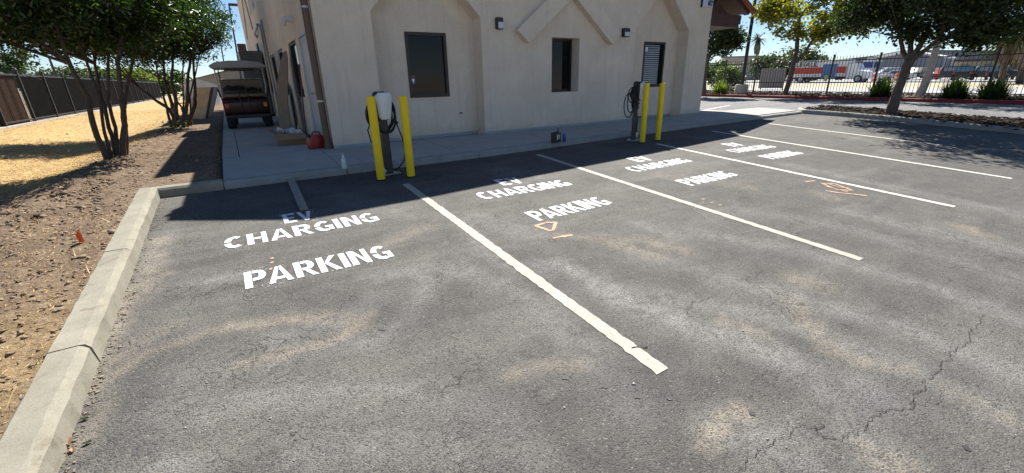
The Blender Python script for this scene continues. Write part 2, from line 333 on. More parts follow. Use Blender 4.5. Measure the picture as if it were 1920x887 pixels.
leafmat('leaf_shrub', (.022, .050, .014), (.07, .11, .03), (1.3, 1.6, .5)); leafmat('leaf_lime', (.12, .17, .03), (.20, .24, .05), (1.4, 1.6, .5)); leafmat('leaf_far', (.05, .07, .03), (.10, .12, .05), (1.2, 1.4, .6)); leafmat('leaf_dry', (.33, .17, .07), (.45, .27, .12), (1, 1, .8))
# ================================================================== SETTING
def quadsheet(name, x0, y0, x1, y1, z, mat): 
    o = MB().add([(x0, y0, z), (x1, y0, z), (x1, y1, z), (x0, y1, z)], [(0, 1, 2, 3)]).build(name, mat, kind='structure'); return o
quadsheet('far_ground', 27.3, -900, 1800, 1800, .46, 'earth'); quadsheet('far_ground', -1800, -900, -6.62, 1800, .44, 'earth')
quadsheet('far_ground', -6.62, 62, 27.3, 1800, .45, 'earth'); quadsheet('far_ground', -6.62, -900, 27.3, -9, -.62, 'earth')
# --- parking lot with dust and sand stains
def stains(px_list, X, Y):
    s = np.zeros(X.shape+(3,))
    for ch, pts, wd, st in px_list:
        P = [onlot(*p)[:2] for p in pts]
        best = np.full(X.shape, 1e9)
        for a, b in zip(P[:-1], P[1:]):
            d = b-a; t = np.clip(((X-a[0])*d[0]+(Y-a[1])*d[1])/max(d@d, 1e-6), 0, 1)
            best = np.minimum(best, np.hypot(X-a[0]-t*d[0], Y-a[1]-t*d[1]))
        s[..., ch] = np.maximum(s[..., ch], st*np.exp(-(best/wd)**2))
    return np.clip(s, 0, 1)
ST = [(0, [(860, 500), (1000, 560), (1100, 660), (1180, 760)], .16, .34), (0, [(300, 780), (500, 740), (760, 730), (960, 780)], .12, .34), (0, [(560, 850), (760, 830), (1000, 850)], .10, .3), (0, [(700, 520), (820, 500), (900, 520)], .12, .4), (0, [(1250, 560), (1420, 590), (1600, 650), (1850, 760)], .13, .45), (0, [(1320, 440), (1500, 470), (1750, 540), (1920, 600)], .16, .42), (0, [(1600, 400), (1900, 470)], .2, .4), (0, [(1480, 310), (1900, 400)], .22, .34), (0, [(640, 370), (760, 400)], .2, .25), (1, [(165, 740), (181, 690), (236, 560)], .07, .7), (1, [(192, 718), (274, 663), (412, 614), (540, 600), (659, 592)], .06, .62), (1, [(450, 685), (549, 658), (631, 636), (697, 587)], .05, .66), (1, [(236, 548), (307, 515)], .08, .6), (0, [(380, 530), (450, 515)], .10, .45), (0, [(690, 640), (760, 600), (800, 540), (790, 500)], .10, .42), (0, [(1200, 420), (1260, 440)], .14, .4), (1, [(1150, 455), (1230, 480)], .10, .55), (0, [(300, 870), (360, 880)], .05, .5), (0, [(1020, 490), (1090, 510)], .10, .7), (0, [(1030, 495), (1110, 530), (1200, 575), (1330, 620), (1480, 672), (1640, 740)], .17, .62), (0, [(900, 405), (1000, 440)], .22, .35), (0, [(1440, 545), (1650, 600), (1900, 700)], .16, .42), (0, [(870, 415), (905, 470), (960, 500)], .12, .4),
      (0, [(500, 640), (640, 600), (700, 560)], .13, .34), (0, [(1340, 520), (1500, 555), (1700, 610)], .14, .35), (0, [(1500, 700), (1600, 760), (1640, 850)], .14, .4), (0, [(320, 420), (280, 500)], .10, .3), (0, [(940, 320), (1000, 330)], .25, .30),
      (0, [(1400, 395), (1600, 430), (1900, 520)], .2, .28), (0, [(1350, 800), (1500, 850)], .15, .4), (0, [(640, 640), (480, 690), (330, 700)], .10, .28), (0, [(1180, 480), (1300, 500)], .15, .3),
      (1, [(1320, 830), (1350, 795), (1390, 770)], .06, .62), (1, [(955, 703), (1010, 688), (1090, 684)], .055, .55), (1, [(1500, 524), (1540, 534)], .13, .5), (1, [(1815, 428), (1835, 438)], .14, .6), (1, [(1535, 362), (1560, 372)], .14, .45),
      (1, [(250, 560), (290, 500), (300, 450)], .10, .5), (1, [(190, 690), (260, 640), (330, 610)], .09, .42), (1, [(520, 600), (620, 590), (680, 610)], .08, .45), (1, [(700, 470), (760, 440), (800, 425)], .12, .3), (1, [(1200, 450), (1290, 470)], .13, .42), (1, [(1050, 440), (1180, 452)], .10, .38),
      (1, [(1540, 660), (1620, 680), (1700, 690)], .06, .55), (1, [(1480, 560), (1560, 660)], .10, .40), (1, [(1780, 730), (1880, 780)], .08, .5), (1, [(1350, 600), (1420, 620)], .09, .4), (1, [(140, 850), (200, 760)], .05, .55), (1, [(1630, 850), (1700, 880)], .08, .5), (1, [(1560, 250), (1760, 290)], .2, .25), (1, [(1250, 330), (1400, 350)], .2, .25),
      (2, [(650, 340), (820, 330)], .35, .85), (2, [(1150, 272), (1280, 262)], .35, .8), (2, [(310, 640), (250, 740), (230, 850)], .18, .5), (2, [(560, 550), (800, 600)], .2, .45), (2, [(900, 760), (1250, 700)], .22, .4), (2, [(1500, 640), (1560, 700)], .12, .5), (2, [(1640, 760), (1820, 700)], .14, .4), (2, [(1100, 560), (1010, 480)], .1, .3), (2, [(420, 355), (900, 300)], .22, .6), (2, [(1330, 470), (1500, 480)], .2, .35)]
LX = np.arange(-1.02, 16.85, .05); LY = np.arange(-6, 7.32, .05)
lot = grid('parking_lot', LX, LY, hz, 'asphalt')
gx, gy = np.meshgrid(LX, LY); sv = stains(ST, gx, gy).reshape(-1, 3)
ca = lot.data.color_attributes.new('stain', 'FLOAT_COLOR', 'POINT'); ca.data.foreach_set('color', np.concatenate([sv, np.ones((len(sv), 1))], 1).astype(np.float32).ravel())
quadsheet('rear_ground', -40, -9, -1.02, -6, -.4, 'earth')
grid('parking_lot_rear', np.arange(-1.02, 17, .5), np.linspace(-9.2, -6, 6), hz, 'asphalt_drive')
def dz_(X, Y): return hz(X, Y)-.004
grid('driveway', np.concatenate([np.arange(16.8, 25.4, .4), [25.4]]), np.arange(-9.2, 7.4, .4), hz, 'asphalt_drive')
grid('driveway', np.concatenate([np.arange(11.9, 25.4, .4), [25.4]]), np.arange(7.2, 62.5, 1.0), lambda X, Y: hz(X, Y)+.003, 'asphalt_drive')
# --- dirt verge on the left
DX = np.concatenate([np.arange(-6.7, -1.08, .06), np.arange(-1.08, -.15, .06)]); DY = np.concatenate([np.arange(-6, 22, .06), np.arange(22, 63, .5)])
def scarp(X, Y):                                        # spoil bank: steep on its left, sloping gently to the kerb
    xs = np.interp(Y, [4, 6, 7.2, 8.2, 9.5, 14, 20], [-2.75, -2.62, -2.48, -2.24, -1.93, -1.66, -1.6])+.03*np.sin(Y*5.1)+.02*np.sin(Y*11.7)
    d = X-xs; amp = .04*sstep((Y-4.6)/1.6)*(1-sstep((Y-12.5)/4)); return amp*np.where(d > 0, np.exp(-(d/.55)**1.5), np.clip(1+d/.09, 0, 1)), d
def terr(X, Y):
    X = np.asarray(X, float); Y = np.asarray(Y, float); n = 0
    for k, (a, b, p) in enumerate(((1.3, 1.1, .3), (2.9, 2.3, 1.1), (5.3, 6.1, 2.2), (9.1, 8.3, .7), (15.7, 17.3, 1.9))): n = n+np.sin(a*X+b*.6*Y+p)*np.cos(b*Y-a*.4*X+p*2)/(1+k)
    rough = np.where(X > -1.15, .25, 1.0); return dirtz(X, Y)+.014*n*rough+scarp(X, Y)[0]-.24*np.exp(-(np.minimum(X+3.3, 0)/1.6)**2)*sstep((-1.75-X)/1.3)*sstep((Y-4.5)/3)*(1-sstep((Y-19)/8))
def bumpy(X, Y):
    z = terr(X, Y); near = np.exp(-((scarp(X, Y)[1]-.4)/.5)**2)
    rn = rng.normal(0, .006, X.shape)*np.where(X > -1.15, .3, 1.0)*(1+1.8*near)
    return z+rn+np.where((X > -1.1) & (Y < 6.75), -.5, 0)
def bmp2(X, Y):
    z = bumpy(X, Y); return np.where((X > -.30) & (Y > 6.6), z-.08, z)
dirt = grid('dirt_verge', DX, DY, bmp2, 'soil')
gx, gy = np.meshgrid(DX, DY)
strawm = sstep((-scarp(gx, gy)[1]-.12+.08*np.sin(gy*4.1))/.5)*sstep((gy-7.6)/2.2)+.55*sstep((-1.75-gx)/.5)*sstep((gy-.5)/1)*(1-sstep((gy-3.8)/1.5))
strawm = np.maximum(strawm, .35*sstep((.35-np.abs(gx+1.35)-.0)/.3)*sstep((4.5-gy)/1.5))
ca = dirt.data.color_attributes.new('stain', 'FLOAT_COLOR', 'POINT'); cv = np.zeros((gx.size, 4)); cv[:, 0] = np.clip(strawm, 0, 1).ravel(); cv[:, 3] = 1; ca.data.foreach_set('color', cv.astype(np.float32).ravel())
# --- clods, straw, litter
def scatter_chips(name, P, size, mat, flat=.6, kind='stuff', parent=None):
    n = len(P); base = np.array([[1, 0, 0], [-.6, .9, 0], [-.7, -.8, 0], [.2, .1, .9], [.1, -.2, -.6]])
    a = rng.uniform(0, 6.28, n); c_, s_ = np.cos(a), np.sin(a); sz = size*np.exp(rng.normal(0, .45, n))
    B = base[None]*rng.uniform(.6, 1.4, (n, 5, 3)); B[..., 2] *= flat
    x = B[..., 0]*c_[:, None]-B[..., 1]*s_[:, None]; y = B[..., 0]*s_[:, None]+B[..., 1]*c_[:, None]
    V = np.stack([x, y, B[..., 2]], -1)*sz[:, None, None]+P[:, None]
    T = np.array([[0, 1, 3], [1, 2, 3], [2, 0, 3], [1, 0, 4], [2, 1, 4], [0, 2, 4]]); Q = (np.arange(n)[:, None, None]*5+T[None]).reshape(-1, 3)
    return npmesh(name, V.reshape(-1, 3), Q, mat, parent, kind)
def dpts(n, x0, x1, y0, y1, dz=.0):
    X = rng.uniform(x0, x1, n); Y = rng.uniform(y0, y1, n); return np.stack([X, Y, terr(X, Y)+dz], 1)
P = np.concatenate([dpts(4200, -2.6, -1.1, .5, 13, .001), dpts(2600, -2.4, -1.5, 6, 13, .0), dpts(700, -.95, -.3, 6.9, 16, .0)])
cl = scatter_chips('dirt_clods', P, .014, 'clod'); tag(cl, 'brown dirt clods and crumbs scattered over the bare verge', 'dirt')
P = np.concatenate([dpts(190, -2.35, -1.4, 6, 11.5, .0), dpts(50, -2.4, -1.15, 2, 8, .0)]); cl = scatter_chips('earth_lumps', P, .032, 'soil', .6); tag(cl, 'larger lumps of turned brown earth along the ridge', 'dirt')
def blades(name, P, L, mat, tilt=.25, wd=.004):
    n = len(P); a = rng.uniform(0, 6.28, n); e = np.abs(rng.normal(0, tilt, n)); l = L*rng.uniform(.4, 1.4, n)
    d = np.stack([np.cos(a)*np.cos(e), np.sin(a)*np.cos(e), np.sin(e)], 1)*l[:, None]; s = np.stack([-np.sin(a), np.cos(a), a*0], 1)*wd
    V = np.stack([P-s, P+s, P+d*.6+s*.7+[0, 0, .004], P+d], 1).reshape(-1, 3); Q = np.arange(4*n).reshape(n, 4)
    o = npmesh(name, V, Q, mat, None, 'stuff'); return o
P = np.concatenate([(lambda q: q[scarp(q[:, 0], q[:, 1])[1] < -.1])(dpts(30000, -6.4, -1.8, 8, 17, .008)), dpts(14000, -6.4, -1.9, 17, 32, .008), ])
tag(blades('dry_straw', P, .06, 'straw', .22, .0020), 'dry yellow straw lying over the verge beside the black fence', 'straw')
tag(blades('dry_weeds', np.concatenate([dpts(500, -6.4, -5.9, 18, 32, 0), dpts(24, -1.35, -1.15, 2.5, 7, 0)]), .16, 'straw', 1.1, .003), 'thin dry weeds growing at the fence foot and kerb edge', 'weeds')
tag(blades('straw_scraps', dpts(3800, -2.6, -1.15, 1.0, 6, .004), .035, 'straw', .18, .0014), 'short dry straw scraps on the near dirt beside the kerb', 'straw')
pm('litter_brown', (.30, .19, .10), (.17, .11, .06), 25, .9)
tag(scatter_chips('leaf_crumbs', dpts(900, -2.5, -1.13, .8, 6.5, .006), .012, 'litter_brown', .25), 'brown leaf crumbs on the near dirt beside the kerb', 'litter')
# --- kerb on the left and across the stall head
def kerb_block(par, a, b, wd, ztop, zbot, mat, name='kerb_block', gap=.006):
    a = np.array(a, float); b = np.array(b, float); d = (b-a)/np.linalg.norm(b-a); a = a+d*gap; b = b-d*gap; n = np.array([-d[1], d[0]])
    # profile across: inner face slightly battered, rounded nose
    m = MB(); prof = [(.03, zbot), (.005, -.03), (-.018, -.006), (-.04, 0), (-wd+.012, 0), (-wd, -.012), (-wd, zbot)]
    vs = []
    nseg = max(1, int(np.linalg.norm(b-a)/.09))
    for i in range(nseg+1):
        p = a+(b-a)*i/nseg; zt = ztop(p)
        for q, zz in prof:
            w2 = p+n*(-q)
            vs.append((w2[0]+random.uniform(-.0045, .0045), w2[1]+random.uniform(-.004, .004), zt+zz+(random.uniform(-.0015, .0015) if zz > -.1 else 0)))
    k = len(prof); fs = [tuple(range(k-1, -1, -1)), tuple(nseg*k+i for i in range(k))]
    for i in range(nseg):
        for j in range(k-1): fs.append((i*k+j, i*k+j+1, (i+1)*k+j+1, (i+1)*k+j))
        fs.append((i*k+k-1, i*k, (i+1)*k, (i+1)*k+k-1))
    return m.add(vs, fs).build(name, mat, par)
kerbs = bpy.data.objects.new('kerb', None); C.objects.link(kerbs); kerbs['kind'] = 'structure'
lotk = lambda h: (lambda p: float(hz(p[0], p[1]))+h)
# inner edge along X=-.955 (n points to -X when running +Y)
for y0, y1 in ((-3.0, -.9), (-.9, 1.2), (1.2, 3.09), (3.09, 4.62), (4.62, 6.72)):
    kerb_block(kerbs, (-.965, y0), (-.965, y1), .175, lotk(.135), -.24, 'kerb_stone')
kerb_block(kerbs, (-1.13, 6.70), (-.27, 6.70), .15, lambda p: .548, -.24, 'kerb_stone')
# --- walk along the building
FE = [(-.27, 6.70), (1.3, 6.70), (3.56, 6.70), (5.6, 6.80), (7.66, 6.92), (9.9, 7.0), (12.2, 7.06), (14.2, 7.12), (15.9, 7.15)]
fex = lambda x: float(np.interp(x, [p[0] for p in FE], [p[1] for p in FE]))
wk = MB()
fq = [(a, fex(a)+.15) for a in np.linspace(-.27, 15.9, 60)]
wr = bpy.data.objects.new('walkway', None); C.objects.link(wr); wr['kind'] = 'structure'
for i, (xa, xb) in enumerate(((-.27, 1.24), (1.24, 3.2), (3.2, 5.4), (5.4, 7.6), (7.6, 9.8), (9.8, 12.0), (12.0, 13.9), (13.9, 15.9))):
    m = MB(); g = .006; xs = np.linspace(xa+g, xb-g, 6); yb = 8.48 if xb <= 12.01 else (9.2 if xb < 14 else 8.6)
    vs = []; ny = 5
    for x in xs:
        for j in range(ny+1): y = fex(x)+.156+(yb-fex(x)-.156)*j/ny; vs.append((x, y, float(walkz(y))+.001))
    fs = []
    for a in range(5):
        for j in range(ny): q = a*(ny+1)+j; fs.append((q, q+ny+1, q+ny+2, q+1))
    nb = len(vs); vs += [(x, y, z-.12) for x, y, z in vs[:]]
    rim = [j for j in range(ny+1)]+[a*(ny+1)+ny for a in range(1, 6)]+[5*(ny+1)+j for j in range(ny-1, -1, -1)]+[a*(ny+1) for a in range(4, 0, -1)]
    fs += [(rim[i2], rim[(i2+1) % len(rim)], rim[(i2+1) % len(rim)]+nb, rim[i2]+nb) for i2 in range(len(rim))]
    m.add(vs, fs).build('slab', 'walk_stone', wr)
for a, b in ((0, 1), (1, 2), (2, 3), (3, 4), (4, 5), (5, 6), (6, 7), (7, 8)):
    kerb_block(wr, FE[a], FE[b], .152, lambda p: float(walkz(6.72))+.002, -.22, 'island_kerb' if a > 1 else 'island_kerb', 'kerb_block', .004)
MB().box((-.26, 8.5, .36), (1.49, 31, .475)).build('slab_base', 'mulch_bed', wr)
for y0, y1 in ((8.5, 11.6), (11.6, 14.8), (14.8, 18), (18, 24), (24, 31)):                   # along the side wall
    MB().box((-.02, y0+.006, .48), (1.5, y1-.006, .6025)).build('slab', 'walk_stone', wr); MB().box((-.27, y0+.006, .48), (-.032, y1-.006, .6035)).build('slab', 'walk_stone', wr)
# --- planter island with bark mulch
isl = bpy.data.objects.new('planter_island', None); C.objects.link(isl); isl['kind'] = 'structure'
IE = [(15.95, 7.15), (16.35, 6.2), (16.6, 5.0), (16.68, 3.4), (16.72, 1.6), (16.74, -.4), (16.76, -3), (16.78, -6)]
for a, b in zip(IE[:-1], IE[1:]): kerb_block(isl, a, b, .16, lotk(.13), -.3, 'island_kerb', 'kerb_block', .004)
IB = [(16.05, 7.2), (16.9, 7.75), (18.2, 7.3), (18.95, 5.0), (19.1, 2.0), (19.1, -6)]
for a, b in zip(IB[:-1], IB[1:]): kerb_block(isl, b, a, .13, lambda p: float(hz(p[0], p[1]))+.11, -.3, 'concrete', 'kerb_block', .004)
inner = [(x+.13, y) for x, y in IE]; outer_ = IB[::-1]
def islz(X, Y): return hz(X, Y)+.10+.05*np.exp(-((np.asarray(X)-17.9)/.8)**2)
ys = np.linspace(-6, 7.3, 60); V = []; 
for y in ys:
    xl = float(np.interp(y, [p[1] for p in IE[::-1]], [p[0] for p in IE[::-1]]))+.1; xr = float(np.interp(y, [p[1] for p in IB[::-1]][:5], [p[0] for p in IB[::-1]][:5]))-.06
    for k in range(12): x = xl+(xr-xl)*k/11; V.append((x, y, float(islz(x, y))+random.uniform(-.008, .008)))
i = np.arange(59*11); a = (i//11)*12+i % 11
npmesh('mulch_bed', np.array(V), np.stack([a, a+1, a+13, a+12], 1), 'mulch_bed', isl)
V = np.array(V); P = V[rng.integers(0, len(V), 5200)]+rng.normal(0, .09, (5200, 3))*[1, 1.2, 0]; P[:, 2] = islz(P[:, 0], P[:, 1])+rng.uniform(0, .025, len(P)); P = P[P[:, 0] > 16.25]
scatter_chips('bark_chips', P, .034, 'bark', .3, 'stuff', isl)
pm('bark_light', (.30, .24, .18), (.20, .155, .12), 20, .9); scatter_chips('pale_chips', P[:220]+[0, 0, .02], .024, 'bark_light', .4, 'stuff', isl)
# --- far side: red kerb, planting strip, street, dry verge, yard
rk = bpy.data.objects.new('red_kerb', None); C.objects.link(rk); rk['kind'] = 'structure'
yy = np.concatenate([np.arange(-9, 26.1, 2.5), [40, 62]])
for a, b in zip(yy[:-1], yy[1:]): kerb_block(rk, (25.1, b), (25.1, a), .17, lambda p: float(hz(25.2, p[1]))+.15, -.3, 'red_paint', 'kerb_block', .003)
grid('planting_strip', np.linspace(25.15, 28.4, 8), np.linspace(-9, 62, 90), lambda X, Y: hz(25.2, Y)+.12+.02*(X-25.2)+rng.normal(0, .015, X.shape), 'mulch_bed')
n = 5200; X = rng.uniform(25.3, 28.2, n); Y = rng.uniform(0, 22, n); P = np.stack([X, Y, hz(25.2, Y)+.14+.02*(X-25.2)], 1)
o = scatter_chips('strip_bark_chips', P, .05, 'bark', .5); tag(o, 'dark bark chips in the strip between red kerb and iron fence', 'mulch')
o = scatter_chips('dry_leaf_litter', np.concatenate([P[:420]+[0, 0, .03], np.array([[26.2, 7.5, .62]])+rng.normal(0, .35, (240, 3))*[1, 1.8, .03]]), .055, 'bark_light', .4); tag(o, 'pale dry leaf litter lying on the dark mulch strip', 'litter')
quadsheet('street', 29.3, -120, 47.5, 160, .472, 'street'); quadsheet('dry_verge', 47.5, -120, 60, 160, .476, 'dry_grass'); quadsheet('yard', 60, -120, 150, 160, .480, 'street')
quadsheet('shoulder', 28.4, -120, 29.3, 160, .468, 'dry_grass')
MB().add([(-6.62, 10, .50), (-6.30, 10, .50), (-6.30, 62, .60), (-6.62, 62, .60), (-6.62, 10, .62), (-6.30, 10, .62), (-6.30, 62, .66), (-6.62, 62, .66)], [(3, 2, 1, 0), (4, 5, 6, 7), (0, 1, 5, 4), (1, 2, 6, 5), (2, 3, 7, 6), (3, 0, 4, 7)]).build('mow_strip', 'walk_stone', kind='structure')
# ================================================================== PAINT ON THE LOT
def lotpt(x, y, e): return (x, y, float(hz(x, y))+e)
def stripe(p0, p1, wd, mat, label):
    a = onlot(*p0)[:2]; b = onlot(*p1)[:2]; xc = (a[0]+b[0])/2; n = int(abs(a[1]-b[1])/.04); m = MB(); vs = []
    for i in range(n+1):
        y = a[1]+(b[1]-a[1])*i/n; x = a[0]+(b[0]-a[0])*i/n
        vs += [lotpt(x-wd/2+random.gauss(0, .0035), y, .004), lotpt(x+wd/2+random.gauss(0, .0035), y, .004)]
    m.add(vs, [(2*i, 2*i+1, 2*i+3, 2*i+2) for i in range(n)]).build('parking_line', mat, lot, label=label)
stripe((760, 345), (1243, 697), .10, 'line_paint', 'cream worn line nearest the dirt verge'); stripe((1008, 290), (1615, 487), .10, 'line_paint', 'cream line between second and third stalls')
stripe((1232, 270), (1790, 388), .10, 'line_paint_far', 'white line beside the farther yellow bollards'); stripe((1335, 246), (1897, 335), .10, 'line_paint_far', 'white line right of the fourth stall'); stripe((1442, 232), (1760, 272), .10, 'line_paint_far', 'white line running into the tree shadow')
a = onz(1310, 208, .5); 
MB().add([(14.5, 10.0, float(hz(14.5, 10))+.008), (18.5, 11.2, float(hz(18.5, 11.2))+.008), (18.5, 11.32, float(hz(18.5, 11.3))+.008), (14.5, 10.12, float(hz(14.5, 10.1))+.008)], [(0, 1, 2, 3)]).build('driveway_line', 'line_paint_far', kind='structure')
def R_(x0, y0, x1, y1): return [[(x0, y0), (x1, y0), (x1, y1), (x0, y1)]]
def arcband(cx, cy, rx, ry, tx, ty, a0, a1, n=9):
    o = [(cx+rx*math.cos(math.radians(a0+(a1-a0)*i/n)), cy+ry*math.sin(math.radians(a0+(a1-a0)*i/n))) for i in range(n+1)]
    q = [(cx+(rx-tx)*math.cos(math.radians(a0+(a1-a0)*i/n)), cy+(ry-ty)*math.sin(math.radians(a0+(a1-a0)*i/n))) for i in range(n+1)]
    return [[o[i], o[i+1], q[i+1], q[i]] for i in range(n)]
def glyphs(t_, g):
  return {'E': (.60, R_(0, 0, t_, 1)+R_(t_+g, 0, .60, .17)+R_(t_+g, .42, .54, .58)+R_(t_+g, .83, .60, 1)),
      'V': (.74, [[(0, 1), (.21, 1), (.385, .30), (.385, 0), (.27, 0)], [(.74, 1), (.53, 1), (.40, .36), (.40, 0), (.47, 0)]]),
      'C': (.72, arcband(.37, .5, .37, .5, t_, .17, 52, 180-g*260)+arcband(.37, .5, .37, .5, t_, .17, 180+g*260, 308)),
      'G': (.74, arcband(.37, .5, .37, .5, t_, .17, 48, 180-g*260)+arcband(.37, .5, .37, .5, t_, .17, 180+g*260, 300)+R_(.54, .06, .74, .50)+R_(.42, .36, .54, .50)),
      'H': (.72, R_(0, 0, t_, 1)+R_(.53, 0, .72, 1)+R_(t_+g, .42, .53-g, .58)),
      'A': (.80, [[(0, 0), (.20, 0), (.40-g*.5, .80), (.40-g*.5, 1), (.30, 1)], [(.80, 0), (.60, 0), (.40+g*.5, .80), (.40+g*.5, 1), (.50, 1)]]+R_(.27, .18, .53, .33)),
      'R': (.72, R_(0, 0, t_, 1)+R_(t_+g, .84, .42, 1)+R_(t_+g, .40, .42, .55)+arcband(.42, .70, .28, .30, t_, .16, -90, 90)+[[(.32, .38), (.50, .38), (.74, 0), (.53, 0)]]),
      'P': (.60, R_(0, 0, t_, 1)+R_(t_+g, .84, .42, 1)+R_(t_+g, .38, .42, .54)+arcband(.42, .69, .28, .31, t_, .16, -90, 90)),
      'K': (.74, R_(0, 0, t_, 1)+[[(t_+g, .48), (t_+g, .62), (.50, 1), (.72, 1), (.36, .55)], [(.27, .50), (.40, .60), (.76, 0), (.53, 0)]]),
      'I': (t_, R_(0, 0, t_, 1)), 'N': (.72, R_(0, 0, t_, 1)+R_(.53, 0, .72, 1)+[[(t_+g*.6, 1), (t_+g*.6, .66), (.53-g*.6, 0), (.53-g*.6, .36)]])}
GLS = {1: glyphs(.235, .03), 0: glyphs(.225, .0)}
def word(txt, p0, p1, ht, label, hgap=.075):
    GL = GLS[1 if 'first' in label else 0]; hgap += .03 if 'first' in label else .01
    a = onlot(*p0)[:2]; b = onlot(*p1)[:2]; a = a+np.array([0, .055 if txt == 'EV' else 0]); b = b+np.array([0, .055 if txt == 'EV' else 0]); ux = (b-a); Lw = np.linalg.norm(ux); ux = ux/Lw
    uy = np.array([0.0, 1.0]); tot = sum(GL[ch][0] for ch in txt)+hgap*(len(txt)-1); k = Lw/tot; m = MB(); x = 0
    for ch in txt:
        jx, jy = random.uniform(-.004, .004), random.uniform(-.006, .006)
        for poly in GL[ch][1]:
            vs = []
            for px_, py_ in poly: q = a+ux*(x+px_)*k+uy*(py_*ht)+np.array([jx, jy]); vs.append(lotpt(q[0], q[1], .0045))
            m.add(vs, [tuple(range(len(vs)))])
        x += GL[ch][0]+hgap
    # overspray specks round the stencil
    for s_ in range(260):
        q = a+ux*random.uniform(-.04, Lw+.04)+uy*(random.choice((random.gauss(-.01, .03), random.gauss(ht+.01, .03), random.uniform(0, ht)))); r = random.uniform(.001, .003)
        m.add([lotpt(q[0]-r, q[1]-r, .003), lotpt(q[0]+r, q[1]-r, .003), lotpt(q[0]+r, q[1]+r, .003), lotpt(q[0]-r, q[1]+r, .003)], [(0, 1, 2, 3)])
    o = m.build('painted_word', 'stencil_paint', lot, label=label)
WORDS = [((535, 423), (593, 414), (420, 469), (714, 414), (461, 543), (740, 482), 'first stall beside the dirt verge'), ((949, 350), (991, 344.5), (908, 375), (1076, 347), (1012, 415), (1150, 382), 'second stall'),
         ((1202, 305), (1233, 301.3), (1194, 323), (1301, 303), (1298, 349), (1387, 329), 'third stall'), ((1381, 276), (1403, 273.3), (1384, 287), (1458, 276), (1451, 299), (1509, 288), 'fourth stall')]
for e0, e1, c0, c1, k0, k1, st in WORDS:
    word('EV', e0, e1, .31, 'white stencilled letters EV in the '+st, .10); word('CHARGING', c0, c1, .30, 'white stencilled word CHARGING in the '+st); word('PARKING', k0, k1, .31, 'white stencilled word PARKING in the '+st)
worn('chalk', (.30, .295, .28), (.12, .118, .112), .45, 60)
def mark(pts, wd, mat='orange_mark', closed=False, label=None, name='paint_mark', e=.0035, jit=.004):
    P = [onlot(*p)[:2] for p in pts]
    if closed: P.append(P[0])
    L = []; R = []
    Q = []
    for a, b in zip(P[:-1], P[1:]):
        n = max(2, int(np.linalg.norm(b-a)/(.012 if wd < .006 else .03))); Q += [a+(b-a)*i/n for i in range(n)]
    Q.append(P[-1]); vs = []; off = 0
    for i, q in enumerate(Q):
        d = Q[min(i+1, len(Q)-1)]-Q[max(i-1, 0)]; d = d/max(np.linalg.norm(d), 1e-6); n = np.array([-d[1], d[0]]); ww = wd*.5*random.uniform(.6, 1.3)
        off = .82*off+random.gauss(0, jit*.6); q = q+n*off; vs += [lotpt(*(q-n*ww), e), lotpt(*(q+n*ww), e)]
    return MB().add(vs, [(2*i, 2*i+1, 2*i+3, 2*i+2) for i in range(len(Q)-1)]).build(name, mat, lot, label=label)
mark([(1003, 424), (1025, 417), (1044, 417), (1038, 432), (1030, 433)], .035, closed=True, label='orange spray outline below PARKING in the second stall'); mark([(1037, 447), (1073, 441)], .035); mark([(1020, 418), (1024, 418)], .03)
mark([(1541, 344), (1565, 345), (1597, 357), (1570, 356)], .04, closed=True, label='orange spray scribble between third and fourth stalls'); mark([(1548, 358), (1575, 362), (1625, 367)], .045); mark([(1510, 341), (1527, 339)], .04); mark([(1555, 346), (1580, 352), (1590, 352)], .03); mark([(1550, 350), (1590, 360)], .03)
for q in ((1319, 374), (1335, 380), (1350, 385), (510, 485), (510, 493), (508, 505)): mark([(q[0]-3, q[1]), (q[0]+3, q[1]-.6)], .03, jit=.001)
mark([(1320, 378), (1300, 393), (1345, 420), (1385, 437), (1420, 432)], .006, 'chalk', label='thin pale scuffed outline by the third stall line', jit=.006)
pm('crack', (.025, .023, .021), None, 9, .95)
for pts, wd in (([(1840, 590), (1832, 620), (1812, 650), (1790, 655), (1772, 690), (1745, 715), (1716, 745), (1714, 770), (1690, 772), (1662, 772), (1640, 790), (1605, 806), (1595, 815), (1560, 822), (1545, 820), (1530, 800), (1500, 805), (1470, 822), (1430, 838), (1412, 850), (1400, 868), (1385, 890)], .0032), ([(1545, 797), (1535, 802), (1526, 806)], .004), ([(180, 645), (240, 640), (262, 650)], .003), ([(560, 628), (600, 640), (640, 642)], .0035), ([(1290, 590), (1300, 570), (1345, 555)], .003), ([(1185, 655), (1215, 652)], .008)):
    mark(pts, wd, 'crack', name='crack', e=.0055, jit=.012)
pm('oil', (.03, .03, .031), None, 9, .7)
for q, w_ in (((1410, 775), .03), ((1133, 725), .03), ((1255, 747), .03), ((1812, 841), .035), ((1061, 709), .025), ((1195, 745), .02), ((717, 618), .02)): mark([(q[0]-6, q[1]-1), (q[0], q[1]), (q[0]+6, q[1]+1.5)], w_, 'oil', name='oil_spot', e=.0032, jit=.002)
